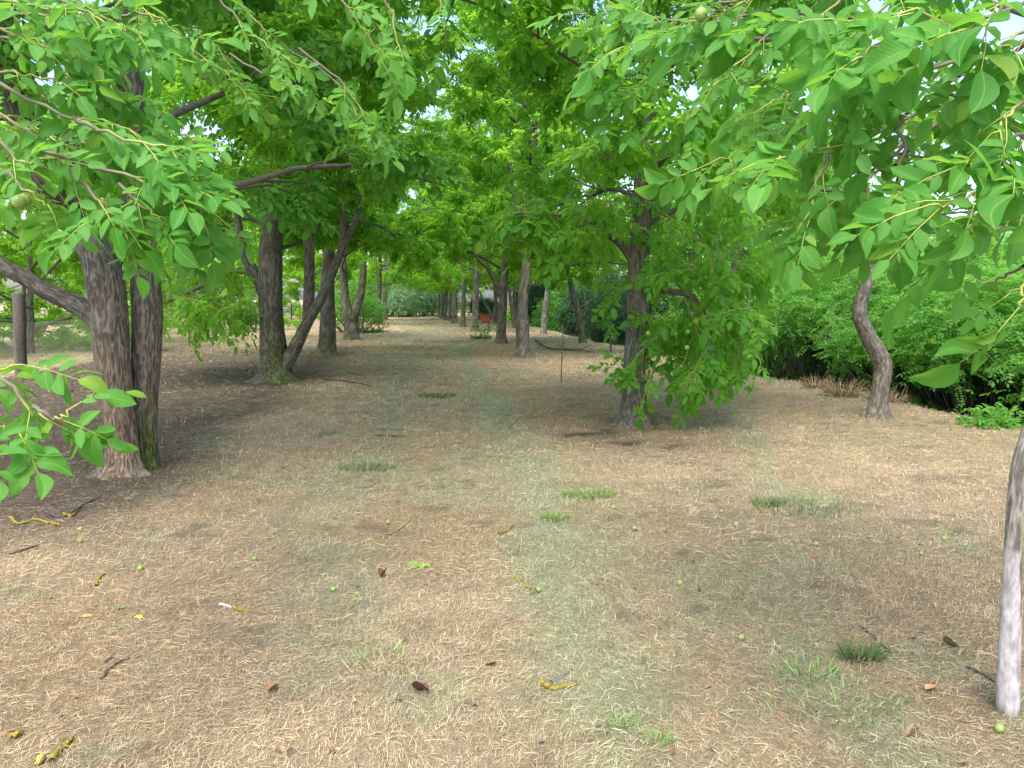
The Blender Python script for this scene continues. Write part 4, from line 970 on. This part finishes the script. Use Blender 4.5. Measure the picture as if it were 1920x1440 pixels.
for args in [
        ('lichen_stick', 'thick stick covered in yellow lichen near the bottom centre', [(1015, 1283), (1035, 1290), (1060, 1284), (1085, 1278)], .011, YEL, M_LICHEN, .5),
        ('lichen_stick', 'short yellow lichen stick beside the walnut in the path middle', [(968, 1085), (980, 1096), (996, 1106)], .008, YEL, M_LICHEN, .5),
        ('lichen_stick', 'small bent yellow lichen stick on the straw at left', [(180, 1098), (186, 1086), (196, 1078)], .008, YEL, M_LICHEN, .5),
        ('lichen_stick', 'long curved yellow lichen stick in front of the twin stems', [(18, 972), (35, 982), (65, 976), (90, 981), (112, 990)], .011, YEL, M_LICHEN, .4),
        ('lichen_stick', 'stubby yellow lichen stick next to a white twig', [(438, 1138), (452, 1142), (468, 1147)], .010, YEL, M_LICHEN, .4),
        ('white_twig', 'short white peeled twig beside a yellow lichen stick', [(411, 1133), (422, 1134), (434, 1137)], .007, (.62, .60, .56), M_TWIG, 0),
        ('lichen_stick', 'forked yellow lichen stick in the bottom left corner', [(97, 1428), (105, 1412), (122, 1396), (136, 1382)], .009, YEL, M_LICHEN, .5, [(122, 1396), (132, 1400)]),
        ('lichen_stick', 'yellow lichen chip right at the lower left picture border', [(70, 1434), (76, 1428), (80, 1424)], .012, (.5, .42, .08), M_LICHEN, .5),
        ('lichen_stick', 'yellow lichen piece near the left border above the corner', [(20, 1384), (32, 1380), (43, 1374)], .011, YEL, M_LICHEN, .5),
        ('lichen_stick', 'half dark half yellow twig behind the walnut left of the track', [(728, 1000), (748, 990), (770, 978)], .007, (.30, .22, .05), M_LICHEN, .4),
        ('lichen_stick', 'yellow lichen twig lying across the green track', [(935, 1002), (948, 997), (962, 986)], .008, YEL, M_LICHEN, .5),
        ('lichen_stick', 'yellow lichen twig in dark litter beside the twin stems', [(120, 962), (132, 970), (140, 960)], .01, YEL, M_LICHEN, .5),
        ('dark_twig', 'thin dark forked twig lying left of the track', [(812, 1236), (840, 1236), (882, 1231)], .0045, GRY, M_TWIG, 0, [(830, 1236), (852, 1229)]),
        ('dark_twig', 'dark twig with a yellow spot in the brown grass at lower left', [(190, 1272), (205, 1255), (222, 1243), (242, 1236)], .006, DK, M_TWIG, .2),
        ('dark_twig', 'short dark twig above the spotted twig', [(196, 1242), (206, 1235), (215, 1228)], .006, DK, M_TWIG, 0),
        ('dark_twig', 'purple grey twig just behind the thick lichen stick', [(1033, 1276), (1050, 1266), (1072, 1252)], .007, (.16, .12, .13), M_TWIG, .3),
        ('dark_twig', 'dark twig at the foot of the twin stems', [(85, 960), (120, 970), (160, 945), (190, 930)], .010, DK, M_TWIG, .2),
        ('dark_twig', 'long thin twig on the right half in front of the tuft', [(1612, 1180), (1640, 1200), (1668, 1226)], .005, DK, M_TWIG, 0),
        ('dark_twig', 'straight twig left of the whitewashed trunk', [(1812, 1256), (1840, 1270), (1866, 1284)], .006, DK, M_TWIG, 0),
        ('dark_twig', 'dark stick across the path between forked tree and track', [(600, 712), (660, 718), (700, 726)], .014, DK, M_TWIG, .2),
        ('dark_twig', 'dark stick lying on the path left of the green patch', [(705, 815), (730, 818), (760, 820)], .010, DK, M_TWIG, .2),
        ('dark_twig', 'dark stick far up the path', [(650, 698), (668, 703), (685, 705)], .014, DK, M_TWIG, .2),
        ('dark_twig', 'twig lying on the straw at the far left', [(18, 1042), (45, 1035), (75, 1026)], .007, DK, M_TWIG, .1)]:
    ground_stick(*args)
# twig sticking up from the track
P = np.array([G(950, 806), W(962, 795, gd(950, 806) + .05), W(975, 780, gd(950, 806) + .1)]); P[0, 2] -= .01
t = thing('upright_twig', 'thin dark twig poking up out of the green track', 'stick', P[0]); V, F, T = tube(P, [.006, .005, .003], 6, 10); mb = MB(); mb.add(V, F, T, np.array(DK)); obj('stick', mb.mesh('stick', M_TWIG, P[0], True), t)
# fallen branch
P = lying([(1004, 640), (1025, 655), (1050, 659), (1085, 660), (1112, 664)], .06); base = P[0].copy()
fb = thing('fallen_branch', 'long dark fallen branch lying on the pale grass behind the bare sapling', 'branch', base)
V, F, T = tube(catmull(P, 24), np.linspace(.03, .012, 24), 7); mb = MB(); mb.add(V, F, T, np.array(DK)); obj('bough', mb.mesh('bough', M_TWIG, base, True), fb)
for side in ([(1018, 652), (1008, 650), (998, 642)], [(1050, 659), (1062, 664), (1076, 668)], [(1062, 660), (1048, 648), (1042, 634)], [(1085, 660), (1096, 657), (1106, 658)], [(1070, 660), (1082, 652), (1090, 650)]):
    Q = lying(side, .08); Q[-1, 2] += .12; V, F, T = tube(catmull(Q, 10), np.linspace(.012, .005, 10), 5); mb = MB(); mb.add(V, F, T, np.array(DK)); obj('twig', mb.mesh('twig', M_TWIG, base, True), fb)

for k, (px, py, lab) in enumerate([
        (728, 982, 'green walnut beside the half yellow twig left of the track'), (670, 1115, 'pale green walnut left of the curled brown leaf'), (1010, 1113, 'green walnut touching the short lichen stick in the path middle'), (263, 1067, 'green walnut on straw right of the bent lichen stick'),
        (151, 998, 'upper of two green walnuts near the twin stems'), (151, 1022, 'lower of two green walnuts near the twin stems'), (1390, 1200, 'green walnut between the two grassy tracks at lower right'), (1530, 1022, 'green walnut in front of the dark green grass patch'),
        (1770, 1008, 'pale walnut on dry grass, rightmost of the middle distance'), (1727, 1040, 'walnut half sunk in grass left of the slender trunk'), (1881, 1082, 'walnut just behind the slender whitewashed trunk'), (1873, 1372, 'yellowish walnut right in front of the whitewashed trunk'),
        (1352, 960, 'walnut on dry grass left of the dark green patch'), (1190, 997, 'walnut right of the green track on bare straw'), (1275, 1097, 'walnut on pale stubble right of the track'), (695, 922, 'walnut by the small green plants left of the path'),
        (380, 772, 'walnut lying in the dark litter behind the twin stems'), (407, 824, 'yellow green walnut on litter right of the twin stems'), (365, 845, 'walnut closest to the mossy right stem foot'), (625, 1105, 'small walnut near the bottom left green streak'),
        (820, 816, 'tiny walnut by the dark stick on the path'), (1380, 985, 'walnut lying between dark patch and track'), (478, 1053, 'walnut in greenish grass left of the track'), (1150, 955, 'walnut near the bright green patch')]):
    p = G(px, py); r = rng.uniform(.0135, .0185); z = float(gz_at(p[:1], p[1:2])[0])
    o = obj('fallen_walnut', nut_me, None, (p[0], p[1], z + r * .7 + .003)); o.scale = (r / .022,) * 3; o.rotation_euler = (rng.uniform(0, 3), rng.uniform(0, 3), 0); tag(o, lab, 'walnut', 'green walnuts fallen on the grass')

def flat_leaf(name, label, px, py, size, col, curl, rot, multi=False):
    p = G(px, py); z = float(gz_at(p[:1], p[1:2])[0]); base = np.array([p[0], p[1], z + .004])
    mb = MB()
    for k in ([0, 1, 2, 3, 4] if multi else [0]):
        src = HI[(px + k) % len(HI)]; co = np.zeros(len(src.vertices) * 3, np.float32); src.vertices.foreach_get('co', co); co = co.reshape(-1, 3).astype(float)
        co[:, 2] = np.abs(co[:, 1]) * curl * 2 + curl * .35 * (co[:, 0] - .5) ** 2 * 4 * .5
        a = rot + (k - 2) * .75 * multi; c, s = math.cos(a), math.sin(a); co = co * size * (1 if not multi else (1.0 - .12 * abs(k - 2))); V = np.c_[c * co[:, 0] - s * co[:, 1], s * co[:, 0] + c * co[:, 1], co[:, 2] + .002 * k]
        F = [tuple(q.vertices) for q in src.polygons]; mb.add(V, F, None, np.array(col))
    o = obj(name, mb.mesh(name, M_DEADLEAF, (0, 0, 0), True), None, tuple(base)); tag(o, label, 'leaf', 'fallen leaves on the grass')
for a in [('fallen_leaf', 'fresh green compound leaf lying flat on the path', 790, 1060, .10, (.16, .30, .05), .1, 3.9, True), ('fallen_leaf', 'curled brown leaf right of the pale walnut', 712, 1088, .08, (.17, .10, .06), 1.0, 1.2), ('fallen_leaf', 'dark brown curled leaf at the bottom left of centre', 805, 1300, .085, (.10, .05, .04), .9, 2.6),
          ('fallen_leaf', 'orange dry leaf above the dark brown curled one', 908, 1250, .06, (.38, .19, .07), .3, .5), ('fallen_leaf', 'olive dead leaf on edge left of the whitewashed trunk', 1798, 1228, .08, (.17, .17, .10), .8, 1.9), ('fallen_leaf', 'orange brown leaf upright in the lower left grass', 500, 1300, .06, (.33, .17, .08), .8, .9),
          ('fallen_leaf', 'bright green leaflet lying in straw at left', 216, 1142, .055, (.08, .24, .03), .2, .2), ('fallen_leaf', 'yellow green leaflet right of the bright green one', 250, 1157, .055, (.36, .38, .05), .2, -.4), ('fallen_leaf', 'pale tan leaf in the stubble at lower right', 1735, 1300, .07, (.42, .24, .12), .4, .4),
          ('fallen_leaf', 'tan leaf left of the bright green leaflet', 150, 1156, .06, (.42, .26, .09), .2, 0.1), ('fallen_leaf', 'small red leaf on the stubble at right', 1528, 1047, .05, (.45, .12, .04), .3, .7), ('fallen_leaf', 'brown leaf lying in front of the yellowish walnut', 1700, 1385, .07, (.20, .09, .06), .6, .7)]:
    flat_leaf(*a)

n = 5200; x = rng.uniform(-8, 7, n); y = 2 + 16 * rng.random(n) ** 1.6
px, py, z = project(np.c_[x, y, np.zeros(n)]); lit = ground_fields(x, y)[4]
k = (px > -50) & (px < 1970) & (py < 1500) & (rng.random(n) < .45 + lit); x, y = x[k], y[k]; n = len(x)
P = np.c_[x, y, gz_at(x, y) + rng.uniform(.004, .02, n)]; az = rng.uniform(0, 6.28, n)
V, F = leaflet_mesh(P, np.c_[np.cos(az), np.sin(az), rng.normal(0, .25, n)], np.c_[rng.normal(0, .35, n), rng.normal(0, .35, n), np.ones(n)], rng.uniform(.012, .05, n), np.where(rng.random(n) < .45, .004, rng.uniform(.006, .022, n)))
pal = np.array([[.16, .09, .05], [.28, .17, .09], [.10, .075, .06], [.40, .27, .13], [.22, .2, .17], [.33, .2, .08]])
o = obj('leaf_litter', mesh_np('leaf_litter', V, F, mat=M_DEADLEAF, col=np.repeat(pal[rng.integers(0, 6, n)] * rng.uniform(.6, 1.2, (n, 1)), 6, 0)), kind='stuff'); tag(o, 'scattered brown bits of dry leaf among the mown grass', 'leaf litter')
def tuft(name, label, px, py, r, n, hgt, col, spread=1.0, kind='grass tuft'):
    p = G(px, py); a = rng.uniform(0, 6.28, n); q = np.sqrt(rng.random(n)) * r
    x = p[0] + np.cos(a) * q; y = p[1] + np.sin(a) * q * .6
    c = np.array(col) * (.6 + .9 * rng.random(n))[:, None]
    V, F, cc = blades(x, y, rng.uniform(.5, 1.1, n) * hgt, rng.uniform(.003, .0055, n) * max(1, p[1] / 5), R(80) - rng.uniform(0, .7, n) * spread, a + rng.normal(0, .6, n), c, .35)
    base = np.array([p[0], p[1], 0]); o = obj(name, mesh_np(name, V - base, F, mat=M_BLADE, col=cc), None, tuple(base)); tag(o, label, kind, 'green tufts in the dry grass')
    if r > .27 or n < 100: o['kind'] = 'stuff'
    return o
for a in [('grass_tuft', 'dark green grass tuft standing alone at lower right', 1615, 1232, .10, 170, .085, (.08, .14, .04)), ('grass_tuft', 'wide dark green grass patch on the right half', 1520, 955, .42, 330, .07, (.11, .19, .06)), ('grass_tuft', 'bright green flat patch right of the track', 1105, 930, .22, 260, .06, (.12, .25, .04)),
          ('grass_tuft', 'green patch left of the path behind the walnut', 690, 880, .28, 260, .07, (.10, .17, .05)), ('grass_tuft', 'bright green patch far up the path middle', 820, 744, .3, 220, .09, (.10, .2, .04)), ('grass_tuft', 'tall green blades in the lower right track', 1565, 1315, .30, 150, .055, (.20, .30, .10)), ('grass_tuft', 'pale green blades left of the lone tuft', 1508, 1262, .16, 90, .07, (.16, .28, .08)),
          ('grass_tuft', 'fresh green sprig at the bottom right of centre', 1230, 1395, .06, 36, .06, (.14, .28, .06)), ('grass_tuft', 'fresh green sprig in the track near the bottom', 1165, 1365, .06, 36, .06, (.14, .28, .06)), ('grass_tuft', 'green tuft in the left middle of the path', 725, 1245, .18, 90, .06, (.20, .28, .10)), ('grass_tuft', 'little green tuft beside the track above centre', 1040, 972, .1, 110, .07, (.13, .27, .05)),
          ('grass_tuft', 'green tuft at the right between stubble and slender tree', 1440, 945, .14, 140, .08, (.10, .18, .05)), ('grass_tuft', 'green weeds around the foot of the leafy seedling', 901, 636, .4, 160, .22, (.10, .22, .05)), ('grass_tuft', 'green weeds around the thin dark stake', 690, 624, .7, 260, .35, (.10, .24, .06))]:
    tuft(*a)
for a in [('dry_grass_clump', 'tall straw coloured grass mound left of the crooked trunk', 1580, 742, .25, 260, .36, (.30, .22, .12), 1.6, 'grass clump'), ('dry_grass_clump', 'smaller straw grass mound further along the ditch edge', 1528, 728, .2, 150, .28, (.30, .22, .12), 1.6, 'grass clump'), ('dry_grass_clump', 'dry grass clump behind the crooked trunk foot', 1660, 752, .3, 160, .28, (.30, .22, .12), 1.6, 'grass clump'),
          ('dry_grass_clump', 'dry grass clump under the hanging bough on the ditch edge', 1350, 700, .5, 260, .3, (.32, .21, .12), 1.6, 'grass clump')]:
    tuft(*a)
# weed by the ditch at the right
p = G(1858, 800); base = np.array([p[0], p[1], 0]); w = thing('leafy_weed', 'low leafy green weed on the ditch edge left of the slender trunk', 'plant', base)
n = 26; A = base + np.c_[rng.uniform(-.35, .35, n), rng.uniform(-.15, .15, n), np.zeros(n)]; B = A + np.c_[rng.normal(0, .10, n), rng.normal(0, .08, n), rng.uniform(.08, .25, n)]
rods(w, base, A, B, np.full(n, .004), np.full(n, .002), np.array([.12, .2, .06]), 'stems')
foliage(w, base, leaves_on(np.stack([A, B], 1), 4, scale=.55)[:5], 0, M_SHRUB, 'foliage')
print('objects', len(bpy.data.objects), 'tris', sum(len(m.loops) - 2 * len(m.polygons) for m in bpy.data.meshes))
